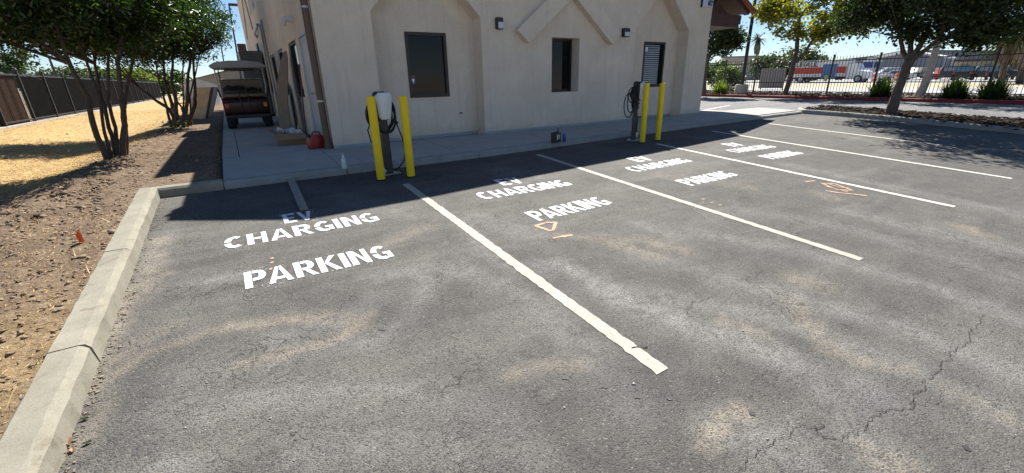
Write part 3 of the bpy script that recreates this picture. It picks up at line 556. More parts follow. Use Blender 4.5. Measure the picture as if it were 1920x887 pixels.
# ================================================================== BUILDING
YM = 8.40; YN = 8.76; XL = 1.466; ZB = .56
def fp(x, y, Y=YM): p = ony(x, y, Y); return (float(p[0]), float(p[2]))
XR = fp(1312, 205)[0]
bld = thing('stucco_building', 'beige stucco building with peaked wall niches behind the yellow bollards', 'building', (XL, YM, .6))
prof = [(XL, 4.45), (3.35, 5.50), (4.7, 5.42), (6.4, 5.16), (8.9, 4.9), (11.7, 4.5), (XR, 4.45)]
n1l, n1r = fp(694, 20)[0], fp(901, 36)[0]; n2l, n2r = fp(1193, 52)[0], fp(1292, 61)[0]; zs1 = fp(694, 20)[1]; zs2 = fp(1193, 52)[1]
def niche(xl, xr, zs): return [(xl, ZB), (xr, ZB), (xr, zs), ((xl+xr)/2+.12, zs+(xr-xl)/2-.12), ((xl+xr)/2-.12, zs+(xr-xl)/2-.12), (xl, zs)]
N1 = niche(n1l, n1r, zs1); N2 = niche(n2l, n2r, zs2)
w2l, w2t = fp(1035, 70); w2r, w2b = fp(1084, 177); w2b = fp(1034, 175)[1]
Wn2 = [(w2l, w2b), (w2r, w2b), (w2r, w2t), (w2l, w2t)]
m = MB().holed([(XL, .40), (XR, .40)]+prof[::-1], [N1, N2, Wn2], 'y', YM, YN)
m.build('wall', 'stucco', bld)
def frect(a, b, Y): (x0, z1), (x1, z0) = fp(*a, Y), fp(*b, Y); return x0, z0, x1, z1
W1 = (fp(757, 58, YN)[0], fp(770, 184, YN)[1], fp(835, 62, YN)[0], fp(757, 59, YN)[1]); W3 = (fp(1208, 78, YN)[0], fp(1202, 164, YN)[1], fp(1248, 79, YN)[0], fp(1208, 78, YN)[1])
def rc(r): return [(r[0], r[1]), (r[2], r[1]), (r[2], r[3]), (r[0], r[3])]
MB().holed(N1, [rc(W1)], 'y', YN, YN+.12).build('niche_panel', 'stucco', bld); MB().holed(N2, [rc(W3)], 'y', YN, YN+.12).build('niche_panel', 'stucco', bld)
def window(r, Y, fw=.075, depth=.045, par=bld, inset=.012, name='window', bars=(), label=None):
    x0, z0, x1, z1 = r; ctr = ((x0+x1)/2, Y, (z0+z1)/2)
    m = MB(); y0, y1 = Y-inset, Y+depth
    for a, b in (((x0, y0, z0), (x1, y1, z0+fw)), ((x0, y0, z1-fw*.8), (x1, y1, z1)), ((x0, y0, z0+fw), (x0+fw*.8, y1, z1-fw*.8)), ((x1-fw*.8, y0, z0+fw), (x1, y1, z1-fw*.8))): m.box(a, b)
    for bx in bars: m.box((bx-.02, y0, z0+fw), (bx+.02, y1, z1-fw*.8))
    o = m.build(name, 'bronze', par, label=label)
    MB().box((x0+fw*.8, y1-.012, z0+fw), (x1-fw*.8, y1, z1-fw*.8)).build('pane', 'glass_dark', o); return o
wo = window(W1, YN)
x0, z0, x1, z1 = W1                                     # camera-warning sticker on the glass
sx, sz = fp(771, 142, YN); sx2, sz2 = fp(780, 158, YN)
st = MB().box((sx, YN+.026, sz2), (sx2, YN+.031, sz)).build('sticker', 'sign_blue', wo); MB().box((sx, YN+.022, sz-.035), (sx2, YN+.0255, sz)).build('sticker_band', 'car_red', wo)
m = MB(); cxs, czs = (sx+sx2)/2, (sz+sz2)/2-.01; m.box((cxs-.035, YN+.022, czs-.01), (cxs+.03, YN+.0255, czs+.03)); m.box((cxs-.01, YN+.022, czs-.045), (cxs+.01, YN+.0255, czs-.01)); m.build('sticker_camera', 'white_plastic', wo)
w2 = window((w2l, w2b+.02, w2r, w2t), YN-.07, .06); MB().box((w2l, YM+.01, w2b-.02), (w2r, YN-.08, w2b+.018)).build('window_sill', 'stucco', bld)
w3 = window(W3, YN, .07, .10)
x0, z0, x1, z1 = W3; ns = 19
sl_me = MB().box((x0+.06, -.004, -.019), (x1-.16, .004, .019), Matrix.Rotation(math.radians(-28), 4, 'X')).build('slat', 'blind', w3, world=False)
for k in range(ns):
    o = sl_me if k == 0 else sl_me.copy()
    if k: C.objects.link(o)
    o.location = (-XL, YN+.055-YM, z0+.10+k*(z1-z0-.19)/(ns-1)-.6)
MB().box((x0+.1, YN+.03, z1-.24), (x0+.2, YN+.034, z1-.13)).build('sticker', 'white_plastic', w3)
# chevron trim
cl1, cl2 = fp(963, 58), fp(985, 82); cu1 = fp(1022, 0); cu2 = fp(1067, 0); dr1, dr2 = fp(1156, 65), fp(1140, 85)
cx_ = (cl2[0]+dr2[0])/2; sl_ = .80; apex_in = cl2[1]+sl_*(cx_-cl2[0]); apex_out = cl1[1]+sl_*(cx_-cl1[0])
y0 = YM-.16
m = MB().prism([cl1, cl2, (cx_, apex_in), (cx_, apex_out)], 'y', y0, YM+.05); m.build('chevron_trim', 'stucco_trim', bld, bevel=.012)
m = MB().prism([dr1, dr2, (cx_, apex_in), (cx_, apex_out)], 'y', y0, YM+.05); m.build('chevron_trim', 'stucco_trim', bld, bevel=.012)
# base flashing
for a, b, Y in ((XL, n1l, YM), (n1r, n2l, YM), (n2r, XR, YM), (n1l, n1r, YN), (n2l, n2r, YN)):
    MB().box((a+.004, Y-.014, .575), (b-.004, Y+.02, .652)).build('base_flashing', 'zinc', bld)
# wall lamps
for a, b in (((928, 33), (940, 56)), ((1166, 53), (1176, 70))):
    (x0, z1), (x1, z0) = fp(*a), fp(*b); o = MB().bbox((x0, YM-.10, z0+.0), (x1, YM+.01, z1), .012).build('wall_lamp', 'bronze', bld)
    MB().prism([(YM-.125, z0+.02), (YM-.10, z0+.012), (YM-.10, z1-.09), (YM-.112, z1-.09)], 'x', x0+.015, x1-.015).build('lens', 'lamp_lens', o)
# house number
(x0, z0) = fp(1314, 13); x1 = fp(1333, 14)[0]; z1 = z0+.36
o = MB().box((x0, YM-.06, z0), (x1, YM+.01, z1)).build('number_sign', 'sign_plate', bld, label='pale plate with the dark number 6829')
MB().box((x0-.02, YM-.05, z0-.015), (x0+.0, YM+.008, z1)).build('sign_edge', 'ink', o)
cu = bpy.data.curves.new('number_text', 'FONT'); cu.body = '6829'; cu.size = .155; cu.extrude = .002; cu.offset = .004; cu.align_x = 'RIGHT'
tmp = bpy.data.objects.new('number_text', cu); C.objects.link(tmp); bpy.context.view_layer.update()
me = bpy.data.meshes.new_from_object(tmp); bpy.data.objects.remove(tmp)
to = finish(me, 'number_digits', 'ink', o); to.rotation_euler = (math.pi/2, 0, 0); to.scale = (.72, 1.15, 1); to.location = (x1-.02-XL, YM-.064-YM, z0+.05-.6)
# spout hole + small dark vent on niche wall
x, z = fp(864, 212, YN); MB().box((x-.03, YN-.02, z-.012), (x+.035, YN+.01, z+.014)).build('wall_fitting', 'bronze', bld)
# left side wall
side = [(YN+.002, 4.30), (10.3, 4.30), (10.35, 5.1), (15.8, 5.1), (18.2, 4.35), (21.6, 4.35), (21.65, 6.8), (29.0, 6.8)]
def sx_(x, y): p = onx(x, y, XL); return (float(p[1]), float(p[2]))
SW = []
for yy0, yy1 in ((10.85, 12.1), (13.4, 14.6), (15.7, 16.95), (18.3, 19.5)): SW.append((yy0, 1.45, yy1, 2.63))
DR = (9.35, .62, 10.32, 2.66)
MB().holed([(YN+.002, .40), (29.0, .40)]+side[::-1], [rc(r) for r in SW]+[rc(DR)], 'x', XL, XL+.14).build('side_wall', 'stucco', bld)
for r in SW:
    y0, z0, y1, z1 = r; m = MB(); f = .06
    for a, b in (((y0, z0), (y1, z0+f)), ((y0, z1-f), (y1, z1)), ((y0, z0+f), (y0+f, z1-f)), ((y1-f, z0+f), (y1, z1-f))): m.box((XL+.03, a[0], a[1]), (XL+.10, b[0], b[1]))
    o = m.build('window', 'bronze', bld); MB().box((XL+.07, y0+f, z0+f), (XL+.08, y1-f, z1-f)).build('pane', 'glass_dark', o)
y0, z0, y1, z1 = DR
d = MB().bbox((XL+.02, y0+.06, z0), (XL+.075, y1-.06, z1-.06), .004).build('door', 'door_paint', bld); m = MB()
for a, b in (((y0, z0), (y0+.055, z1)), ((y1-.055, z0), (y1, z1)), ((y0+.055, z1-.055), (y1-.055, z1))): m.box((XL-.012, a[0], a[1]), (XL+.10, b[0], b[1]))
m.build('door_frame', 'door_paint', d); m = MB(); m.tube([(XL+.02, y0+.14, 1.55), (XL-.05, y0+.14, 1.55), (XL-.05, y0+.28, 1.55)], .012); m.box((XL+.005, y0+.11, 1.42), (XL+.019, y0+.17, 1.75)); m.build('handle', 'steel', d)
# right and back walls, roof deck
MB().box((XR-.14, YM+.002, ZB), (XR-.002, 29, 4.06)).build('right_wall', 'stucco', bld); MB().box((XL+.145, 28.86, ZB), (XR-.145, 29, 6.7)).build('back_wall', 'stucco', bld)
MB().box((XL+.15, YN+.14, 3.8), (XR-.15, 28.8, 3.95)).build('roof_deck', 'siding', bld)
MB().box((XL+.16, 21.7, 3.96), (XR-.15, 28.8, 6.65)).build('rear_block', 'stucco', bld); MB().box((XL+.16, 10.4, 3.96), (5.5, 15.7, 5.0)).build('roof_block', 'stucco', bld)
# downspout
dp = MB(); dp.tube([(1.385, 8.47, .60), (1.385, 8.47, 4.28)], .058, 14); o = dp.build('downspout', 'brown_pipe', bld, smooth=True)
for z in (1.42, 2.9): MB().lathe([(.066, 0), (.066, .03)], (1.385, 8.47, z), 14).build('bracket', 'steel', o, smooth=True)
MB().lathe([(.075, 0), (.075, .09)], (1.385, 8.47, .60), 14).build('collar', 'brown_pipe', o, smooth=True)
# fittings on the side wall
y, z = sx_(545, 52); m = MB(); m.tube([(XL+.02, 10.6, 2.98), (XL-.16, 10.6, 2.98), (XL-.19, 10.6, 2.95), (XL-.19, 10.6, 2.86)], .05, 10); m.build('vent_elbow', 'pvc', bld, smooth=True)
m = MB(); m.tube([(XL-.03, 18.9, .75), (XL-.03, 18.0, 3.62), (XL-.10, 18.0, 3.66), (XL-.12, 19.8, 3.55), (XL-.02, 20.6, 3.5)], .045, 8); m.build('conduit', 'steel', bld, smooth=True)
m = MB(); m.tube([(XL-.03, 17.3, .7), (XL-.03, 17.3, 3.7), (XL+.02, 17.3, 3.74)], .035, 8); m.build('conduit', 'zinc', bld, smooth=True)
m = MB().box((XL-.06, 20.9, 2.6), (XL+.01, 21.5, 3.3)); m.build('wall_sign', 'bronze', bld)
m = MB(); m.tube([(XL+.0, 24.5, 5.6), (XL-.5, 24.5, 5.75)], .03, 6); m.lathe([(.02, 0), (.11, .05), (.13, .16)], (XL-.5, 24.5, 5.62), 10); m.build('security_lamp', 'steel', bld)
m = MB(); m.tube([(XL-.02, 23.5, 5.9), (XL-.03, 26.5, 3.9)], .02, 6); m.tube([(XL-.02, 23.4, 5.9), (XL-.02, 21.8, 3.9)], .02, 6); m.build('cable_run', 'wire', bld)
for z0, z1, mt in ((3.3, 3.9, 'brown_wood'), (2.2, 3.2, 'white_wall'), (1.3, 1.9, 'white_wall')): MB().box((XL-.42, 29.1, z0), (XL-.02, 29.8, z1)).build('meter_box', mt, bld)
# porch gable on the right: tie beam, rafters, soffit and tiled rake
PY = 9.05
gp = lambda x, y: fp(x, y, PY)
bx1, bz1 = gp(1387, 46); bz0 = gp(1340, 44)[1]; bt = gp(1388, 29)[1]; ex, ez = gp(1405, 25); ax_, az_ = gp(1383, -4)
sl2 = (az_-ez)/(ax_-ex); apx = 12.9; apz = ez+sl2*(apx-ex)
MB().box((XR+.004, PY-.02, bz1), (bx1, PY+.16, bt)).build('tie_beam', 'brown_wood', bld); MB().box((XR+.004, PY-.01, bz1-.10), (bx1-.08, PY+2.5, bz1-.004)).build('porch_beam', 'brown_wood', bld)
MB().prism([(ex-.12, ez-.06), (apx, apz-.26), (apx, apz-.04), (ex-.03, ez+.03)], 'y', PY-.06, PY+.10).build('rake_board', 'brown_wood', bld)
MB().prism([(ex-.16, ez-.03), (apx, apz-.05), (apx, apz-.01), (ex-.10, ez)], 'y', PY+.11, PY+4.5).build('soffit', 'brown_soffit', bld)
MB().prism([(XR+.01, bt), (bx1-.15, bt), (apx, apz-.30), (XR+.01, apz-.30)], 'y', PY+.3, PY+.34).build('gable_panel', 'brown_soffit', bld)
m = MB().prism([(13.15, bt), (13.35, bt), (13.35+.35, bt+.5), (13.5, bt+.5)], 'y', PY+.02, PY+.14); m.build('brace', 'brown_wood', bld)
tm = MB(); tm.tube([(ex+.01, PY-.13, ez+.03), (ex+.01-.30, PY-.13, ez+.03-.30*sl2)], [.085, .075], 10); t0 = tm.build('roof_tile', 'roof_tile', bld, smooth=True)
k = 1
while ex-.27*k > apx:
    o = t0.copy(); C.objects.link(o); o.location = (-.27*k, 0, -.27*k*sl2+.0); k += 1
MB().prism([(ex-.05, ez+.035), (apx, apz), (apx, apz+.06), (ex-.02, ez+.09)], 'y', PY-.04, PY+4.5).build('roof_tiles', 'roof_tile', bld)
MB().box((bx1-.24, PY+2.2, .52), (bx1-.06, PY+2.4, bz1-.11)).build('porch_post', 'brown_wood', bld)
# ================================================================== BOLLARDS AND CHARGERS
def bollard(px, ptop, label):
    b = onlot(*px); T = thing('bollard', label, 'bollard', (b[0], b[1], float(hz(b[0], b[1]))), 0, 'yellow bollards in front of the chargers')
    h = float(ony(*ptop, b[1])[2]-b[2]); lean = random.uniform(-.006, .006)
    m = MB(); m.lathe([(.058, -.03), (.058, .1), (.058, h*.5), (.058, h-.004), (.054, h)], n=20); m.build('post', 'yellow_paint', T, smooth=True, world=False)
    MB().lathe([(.075, -.02), (.07, .006), (.062, .012)], n=14).build('base_patch', 'crack', T, world=False); T.rotation_euler = (lean, lean*.5, 0); return T
bollard((715, 337), (694, 181), 'yellow bollard left of and partly hiding the nearer charger'); bollard((771, 331), (756, 180), 'yellow bollard right of the nearer charger')
bollard((1204, 267), (1213, 156), 'yellow bollard hard against the farther charger'); bollard((1233, 263), (1243, 156), 'yellow bollard right of the farther charger')
def circ(c, u, v, r, n=24, a0=0, a1=360, wob=0): 
    return [tuple(Vector(c)+Vector(u)*r*math.cos(math.radians(a0+(a1-a0)*i/n))+Vector(v)*r*1.12*math.sin(math.radians(a0+(a1-a0)*i/n))+Vector((0, 0, random.uniform(-wob, wob)))) for i in range(n+1)]
def charger(loc, rotz, label, hh, side_on=False):
    T = thing('ev_charger', label, 'charger', loc, rotz, 'chargers on posts')
    kw = dict(world=False)
    MB().bbox((-.054, -.045, 0), (.054, .045, hh-.16), .008).build('pedestal', 'pedestal', T, **kw); b = MB().bbox((-.14, -.12, 0), (.14, .12, .014), .004).build('base_plate', 'steel', T, **kw)
    for sx in (-.11, .11): MB().lathe([(.012, .014), (.012, .035)], (sx, -.09, 0), 8).build('bolt', 'steel', b, **kw)
    MB().bbox((-.10, -.03, hh-.40), (.10, .07, hh+.01), .03).build('backplate', 'black_plastic', T, **kw)
    # head: tapered rounded shell, white face on the front (-Y)
    def shell(y0, y1, sc_, z0, z1, mat, nm):
        pr_ = []
        for i in range(13):
            t = i/12; z = z0+(z1-z0)*t; wd = .099*sc_*(.80+.35*t-.25*max(0, t-.82)*3)*(1 if 0 < i < 12 else .8)
            pr_.append((wd, z))
        m = MB(); vs = []
        for wd, z in pr_:
            t = (z-z0)/(z1-z0); yb = y0+.035*(1-t)**2+.02*max(0, t-.85)*6
            vs += [(-wd, y1, z), (-wd, yb+.025, z), (-wd*.8, yb+.006, z), (0, yb, z), (wd*.8, yb+.006, z), (wd, yb+.025, z), (wd, y1, z)]
        fs = [tuple(range(7)), tuple(12*7+6-i for i in range(7))]
        for i in range(12):
            for j in range(7): q = (j+1) % 7; fs.append((i*7+j, i*7+7+j, i*7+7+q, i*7+q))
        return m.add(vs, fs).build(nm, mat, T, smooth=True, **kw)
    shell(-.135, -.025, 1.0, hh-.38, hh, 'black_plastic', 'housing'); shell(-.16, -.07, 1.03, hh-.372, hh-.006, 'white_plastic', 'front_cover')
    c = (0, .02, hh-.27)
    for k in range(6):
        u = (1, .06*(k-3), 0); v = (0, .08*(k-2), 1)
        MB().tube(circ((0.01*k-.02, -.01+.028*(k % 4), hh-.29-.012*k), u, v, .205+.012*(k % 3)-.006*k, 26, random.uniform(0, 60), 360+random.uniform(0, 60), .004), .0135, 7).build('cable_loop', 'cable', T, smooth=True, **kw)
    m = MB(); m.tube([(-.20, -.04, hh-.38), (-.275, -.05, hh-.50), (-.255, -.06, hh-.66), (-.12, -.07, hh-.78), (-.10, -.07, hh-.83), (-.14, -.07, hh-.92), (-.13, -.07, hh-1.02)], .010, 7); m.build('cable_drop', 'cable', T, smooth=True, **kw)
    m = MB(); m.tube([(.19, 0, hh-.33), (.22, -.01, hh-.48), (.28, -.02, hh-.68), (.30, -.03, hh-.86), (.26, -.04, hh-1.0), (.15, -.04, hh-1.10), (.06, -.03, hh-1.12)], .010, 7); m.build('cable_drop', 'cable', T, smooth=True, **kw)
    if side_on:                                          # slack loops hanging off the coil towards the dirt verge
        ca_, sa_ = math.cos(-rotz), math.sin(-rotz); L3 = lambda a, z: (ca_*.66*a+sa_*.75*a, sa_*.66*a-ca_*.75*a, z)
        for k, (wx, dz_l, xo) in enumerate(((.10, .50, -.14), (.075, .40, -.10), (.12, .33, -.05), (.09, .30, -.03), (.08, .34, -.02), (.13, .62, .10))):
            MB().tube([L3(xo+wx*math.sin(t*2*math.pi/18), hh-.10-dz_l*.5+dz_l*.5*math.cos(t*2*math.pi/18)-(.12 if k in (0, 1) else 0)) for t in range(19)], .0125, 6).build('slack_loop', 'cable', T, smooth=True, **kw)
    m = MB(); m.tube([(.18, -.03, hh-.42), (.13, -.06, hh-.52), (.03, -.07, hh-.535)], .009, 6); m.build('cable_tail', 'cable', T, smooth=True, **kw)
    m = MB(); m.tube([(-.13, -.07, hh-1.02), (-.125, -.08, hh-1.09)], [.014, .018], 8); m.tube([(-.125, -.08, hh-1.09), (-.10, -.09, hh-1.115)], .02, 8); m.build('connector', 'white_plastic', T, smooth=True, **kw)
    m = MB(); m.tube([(.175, -.02, hh-.40), (.205, -.05, hh-.45)], [.02, .026], 8); m.build('plug_holder', 'black_plastic', T, smooth=True, **kw)
    return T
p = onlot(730, 326); charger((p[0], p[1], float(hz(p[0], p[1]))), math.radians(12), 'white faced charger with coiled black cable behind the nearer bollards', float(ony(712, 173, p[1]-.08)[2])-float(hz(p[0], p[1])))
p = onlot(1187, 263); charger((p[0], p[1], float(hz(p[0], p[1]))), math.radians(38), 'charger seen from its side with looped cable by the farther bollards', float(ony(1200, 153, p[1]-.05)[2])-float(hz(p[0], p[1])), True)
# ================================================================== SMALL THINGS BY THE BUILDING
p = onlot(546, 340); q = onlot(570, 394); T = MB().bbox((-.045, -.72, 0), (.045, .72, .035), .004).build('wood_plank', 'old_wood', None)
T.location = ((p[0]+q[0])/2, (p[1]+q[1])/2, float(hz((p[0]+q[0])/2, (p[1]+q[1])/2))+.004); T.rotation_euler = (math.atan(S), 0, math.atan2(-(p[0]-q[0]), p[1]-q[1])); tag(T, 'weathered grey wood plank lying in the shaded first stall', 'plank')
p = onz(648, 316, .545); z = float(walkz(p[1]))+.001; T = thing('squeeze_bottle', 'clear bottle with a white nozzle standing on the shaded walk', 'bottle', (p[0], p[1]+.05, z))
MB().lathe([(.034, 0), (.038, .01), (.038, .13), (.03, .155), (.016, .165)], n=14).build('bottle_body', 'clear_bottle', T, True, world=False); MB().lathe([(.018, .165), (.018, .185), (.007, .19), (.004, .225)], n=10).build('nozzle', 'white_plastic', T, True, world=False); MB().lathe([(.0385, .02), (.0385, .06)], n=14).build('bottle_label', 'paper', T, True, world=False)
p = onz(1047, 265, .56); z = float(walkz(p[1]))+.001; T = thing('drink_carrier', 'dark carton drink carrier with a brown bottle in it on the kerb walk', 'carrier', (p[0], p[1]+.08, z), .3)
k_ = dict(world=False)
m = MB(); m.box((-.085, -.06, 0), (.085, .06, .006)); m.box((-.085, -.06, .006), (-.08, .06, .19)); m.box((.08, -.06, .006), (.085, .06, .19)); m.box((-.08, -.06, .006), (.08, -.055, .19)); m.box((-.08, .055, .006), (.08, .06, .19)); m.box((-.08, -.003, .006), (.08, .003, .20)); m.build('carton', 'carrier_card', T, **k_)
MB().box((-.05, -.064, .06), (.04, -.061, .15)).build('carton_label', 'paper', T, **k_)
tb = thing('beer_bottle', 'brown glass bottle poking out of the dark drink carrier', 'bottle', (p[0]+.02, p[1]+.045, z+.007)); MB().lathe([(.028, 0), (.03, .01), (.03, .17), (.013, .23), (.013, .30)], n=12).build('glass', 'amber', tb, True, **k_); MB().lathe([(.015, .285), (.015, .305)], n=10).build('cap', 'paper', tb, True, **k_)
p2 = onz(1060, 264, .56); tc_ = thing('drink_can', 'blue drink can beside the dark drink carrier on the walk', 'can', (p2[0]+.02, p2[1]+.06, float(walkz(p2[1]))+.001)); MB().lathe([(.027, 0), (.033, .012), (.033, .15), (.027, .165)], n=14).build('can_body', 'blue_can', tc_, True, **k_); MB().lathe([(.026, .1645), (.026, .168)], n=14).build('lid', 'steel', tc_, True, **k_)
ZW = .604
p = onz(597, 279, ZW); T = thing('fuel_can', 'red plastic fuel can at the foot of the brown downspout', 'fuel can', (p[0], p[1]+.12, ZW), .2)
MB().prism([(-.14, 0), (.14, 0), (.15, .05), (.15, .17), (.11, .235), (-.03, .25), (-.13, .20), (-.15, .14), (-.15, .05)], 'y', -.10, .10).build('can_body', 'red_can', T, bevel=.025, smooth=True, **k_)
m = MB(); m.tube([(.10, 0, .225), (.08, 0, .285), (-.02, 0, .295), (-.06, 0, .245)], .014, 8); m.build('handle', 'red_can', T, True, **k_); m = MB(); m.tube([(-.10, 0, .21), (-.115, 0, .25)], .028, 10); m.build('cap', 'black_plastic', T, True, **k_); m = MB(); m.tube([(-.115, 0, .25), (-.20, 0, .33), (-.22, 0, .36)], [.014, .012, .010], 8); m.build('spout', 'black_plastic', T, True, **k_)
p = onz(548, 271, ZW); T = thing('cardboard_box', 'open cardboard box of rubbish on the side walk', 'box', (p[0]+.04, p[1]+.28, ZW), -.12)
m = MB(); t_b = .006; w_, d_, h_ = .27, .22, .20
m.box((-w_, -d_, 0), (w_, d_, t_b)); m.box((-w_, -d_, t_b), (w_, -d_+t_b, h_)); m.box((-w_, d_-t_b, t_b), (w_, d_, h_)); m.box((-w_, -d_+t_b, t_b), (-w_+t_b, d_-t_b, h_)); m.box((w_-t_b, -d_+t_b, t_b), (w_, d_-t_b, h_)); m.build('carton', 'cardboard', T, **k_)
for a, b, ang in ((-w_, -d_, 28), (-w_, d_, -25)):
    M = Matrix.Translation((0, b, h_+.002)) @ Matrix.Rotation(math.radians(ang), 4, 'X'); MB().box((-w_, 0 if b > 0 else -.20, 0), (w_, .20 if b > 0 else 0, .006), M).build('flap', 'cardboard', T, **k_)
M = Matrix.Translation((-w_, 0, h_+.002)) @ Matrix.Rotation(math.radians(38), 4, 'Y'); MB().box((-.20, -d_, 0), (0, d_, .006), M).build('flap', 'cardboard', T, **k_)
for i in range(9):
    o = bmesh.new(); bmesh.ops.create_icosphere(o, subdivisions=2, radius=.075)
    for v in o.verts: v.co *= random.uniform(.7, 1.25)
    me = bpy.data.meshes.new('crumpled_paper'); o.to_mesh(me); o.free(); c_ = finish(me, 'crumpled_paper', 'paper' if i % 3 else 'cardboard', T); c_.location = (random.uniform(-.2, .16), random.uniform(-.15, .15), .20+random.uniform(-.03, .06))
m = MB(); m.tube([(.10, .05, .15), (.20, .14, .42)], .016, 6); m.build('wood_scrap', 'ply', T, **k_)
# leaning sheets
def sheet(name, label, base, wd, ht, lean, rot, mat, bow=.12, cat='board', top_round=0):
    T = MB(); n = 14; vs = []
    for sgn in (0, 1):
        for i in range(n+1):
            for j in range(7):
                t = i/n; s_ = j/6-.5; ww = wd*(1 if t < 1-top_round or not top_round else math.sqrt(max(0.02, 1-((t-1+top_round)/top_round)**2)))
                vs.append((s_*ww, lean*t+bow*math.sin(math.pi*t)*.5+.014*sgn, t*ht-.0*s_))
    N = (n+1)*7; fs = []
    for i in range(n):
        for j in range(6): a = i*7+j; fs += [(a, a+1, a+8, a+7), (N+a+7, N+a+8, N+a+1, N+a)]
    rim = list(range(7))+[i*7+6 for i in range(1, n+1)]+[n*7+j for j in range(5, -1, -1)]+[i*7 for i in range(n-1, 0, -1)]
    fs += [(rim[i], rim[(i+1) % len(rim)], rim[(i+1) % len(rim)]+N, rim[i]+N) for i in range(len(rim))]
    o = T.add(vs, fs).build(name, mat, None, True); o.location = tuple(base); o.rotation_euler = (0, 0, rot); tag(o, label, cat); return o
sheet('plywood_sheet', 'tall bowed plywood sheet leaning on the side wall near the cart', (1.02, 11.9, ZW), 1.05, 1.86, .34, -math.pi/2+.12, 'ply_shaded', -.14, top_round=.5)
sheet('rounded_board', 'dark rounded panel leaning on the wall behind the plywood sheet', (1.12, 13.3, ZW), .9, 1.15, .25, -math.pi/2, 'ply_dark', -.08, top_round=.35)
T = MB(); T.tube([(1.22, 9.95, ZW), (1.405, 10.40, 2.12)], .014, 8); o = T.build('tool_handle', 'purple_pole', None, True); tag(o, 'thin dark purple pole leaning against the wall by the pale door', 'pole')
# ================================================================== GOLF CART
p = onz(466, 240, ZW); GC = thing('golf_cart', 'maroon golf cart with a pale roof parked on the side walk', 'golf cart', (.42, 14.35, ZW), math.radians(-2))
def wheel(par, x, y, r, wd, name='wheel'):
    m = MB(); prof_ = [(r*.62, -wd/2), (r*.93, -wd/2), (r, -wd*.3), (r, wd*.3), (r*.93, wd/2), (r*.62, wd/2)]; vs = []; n = 20
    for rr, t in prof_:
        for k in range(n): a = 2*math.pi*k/n; vs.append((x+t, y+rr*math.cos(a), r+rr*math.sin(a)))
    fs = [(i*n+k, i*n+(k+1) % n, ((i+1) % 6)*n+(k+1) % n, ((i+1) % 6)*n+k) for i in range(6) for k in range(n)]
    o = m.add(vs, fs).build(name, 'tyre', par, True, **k_); m = MB(); vs = []
    for rr, t in ((0.01, -wd*.42), (r*.3, -wd*.42), (r*.62, -wd*.48), (r*.62, wd*.48), (r*.3, wd*.42), (.01, wd*.42)):
        for k in range(n): a = 2*math.pi*k/n; vs.append((x+t, y+rr*math.cos(a), r+rr*math.sin(a)))
    m.add(vs, [(i*n+k, i*n+(k+1) % n, (i+1)*n+(k+1) % n, (i+1)*n+k) for i in range(5) for k in range(n)]).build('rim', 'rim', o, True, **k_); return o
for x, y in ((-.46, .28), (.46, .28), (-.44, 1.95), (.44, 1.95)): wheel(GC, x, y, .22, .20)
MB().prism([(.02, .42), (.0, .70), (.10, .82), (.75, .82), (.80, .36), (1.55, .34), (1.75, .46), (1.80, .86), (2.1, .84), (2.35, .66), (2.40, .40), (2.2, .30), (.1, .30)], 'x', -.56, .56).build('body', 'maroon', GC, bevel=.03, smooth=True, **k_)
MB().bbox((-.54, -.05, .28), (.54, .06, .38), .02).build('bumper', 'black_plastic', GC, **k_)
for s_ in (-1, 1):
    MB().bbox((s_*.46-.05, -.02, .56), (s_*.46+.05, .012, .68), .01).build('tail_lamp', 'tail_orange' if s_ > 0 else 'tail_red', GC, **k_)
    MB().tube([(s_*.52, .12, .8), (s_*.56, .05, 1.15), (s_*.56, .12, 1.62)], .016, 8).build('rear_post', 'steel', GC, True, **k_); MB().tube([(s_*.53, 1.75, .84), (s_*.54, 1.55, 1.65)], .016, 8).build('front_post', 'black_plastic', GC, True, **k_)
    MB().tube([(s_*.57, .55, .82), (s_*.60, .50, 1.06), (s_*.60, .2, 1.06), (s_*.57, .12, .84)], .014, 8).build('arm_rail', 'black_plastic', GC, True, **k_)
MB().bbox((-.53, .02, .83), (.53, .40, .93), .03).build('rear_seat', 'tan_vinyl', GC, True, **k_); MB().bbox((-.53, .42, .93), (.53, .52, 1.30), .03).build('seat_back', 'tan_vinyl', GC, True, **k_); MB().bbox((-.53, .60, .80), (.53, 1.05, .90), .03).build('front_seat', 'tan_vinyl', GC, True, **k_)
MB().tube([(-.12, -.02, .5), (-.12, -.06, 1.0), (-.07, -.06, 1.13), (.03, -.06, 1.13), (.08, -.06, 1.0), (.08, -.02, .5)], .013, 8).build('grab_bar', 'black_plastic', GC, True, **k_)
m = MB(); m.tube(circ((-.25, 1.35, 1.12), (1, 0, 0), (0, .75, .6), .17, 20), .013, 7); m.tube([(-.25, 1.35, 1.12), (-.25, 1.7, .75)], .018, 8); m.build('steering_wheel', 'black_plastic', GC, True, **k_)
MB().tube([(-.54, 1.62, 1.32), (.54, 1.62, 1.32)], .012, 8).build('windshield_bar', 'pvc', GC, True, **k_)
MB().prism([(-.64, 1.58), (.64, 1.58), (.66, 1.64), (.52, 1.72), (.2, 1.76), (-.2, 1.76), (-.52, 1.72), (-.66, 1.64)], 'y', -.10, 1.78).build('roof', 'cart_roof', GC, bevel=.02, smooth=True, **k_)
MB().box((-.36, .3, 1.53), (.36, 1.2, 1.578)).build('roof_tray', 'black_plastic', GC, **k_)
T = thing('dark_tarp', 'crumpled black tarp heaped on the golf cart rear seat', 'tarp', (.42, 14.55, ZW+.93)); m = MB(); vs = []
for i in range(9):
    for j in range(5): vs.append((-.46+.115*i+random.uniform(-.02, .02), -.14+.08*j, .015+(.10+.12*abs(math.sin(i*1.3))+.06*random.random())*math.sin(math.pi*(j+.5)/5)*(1-.5*(i/8))))
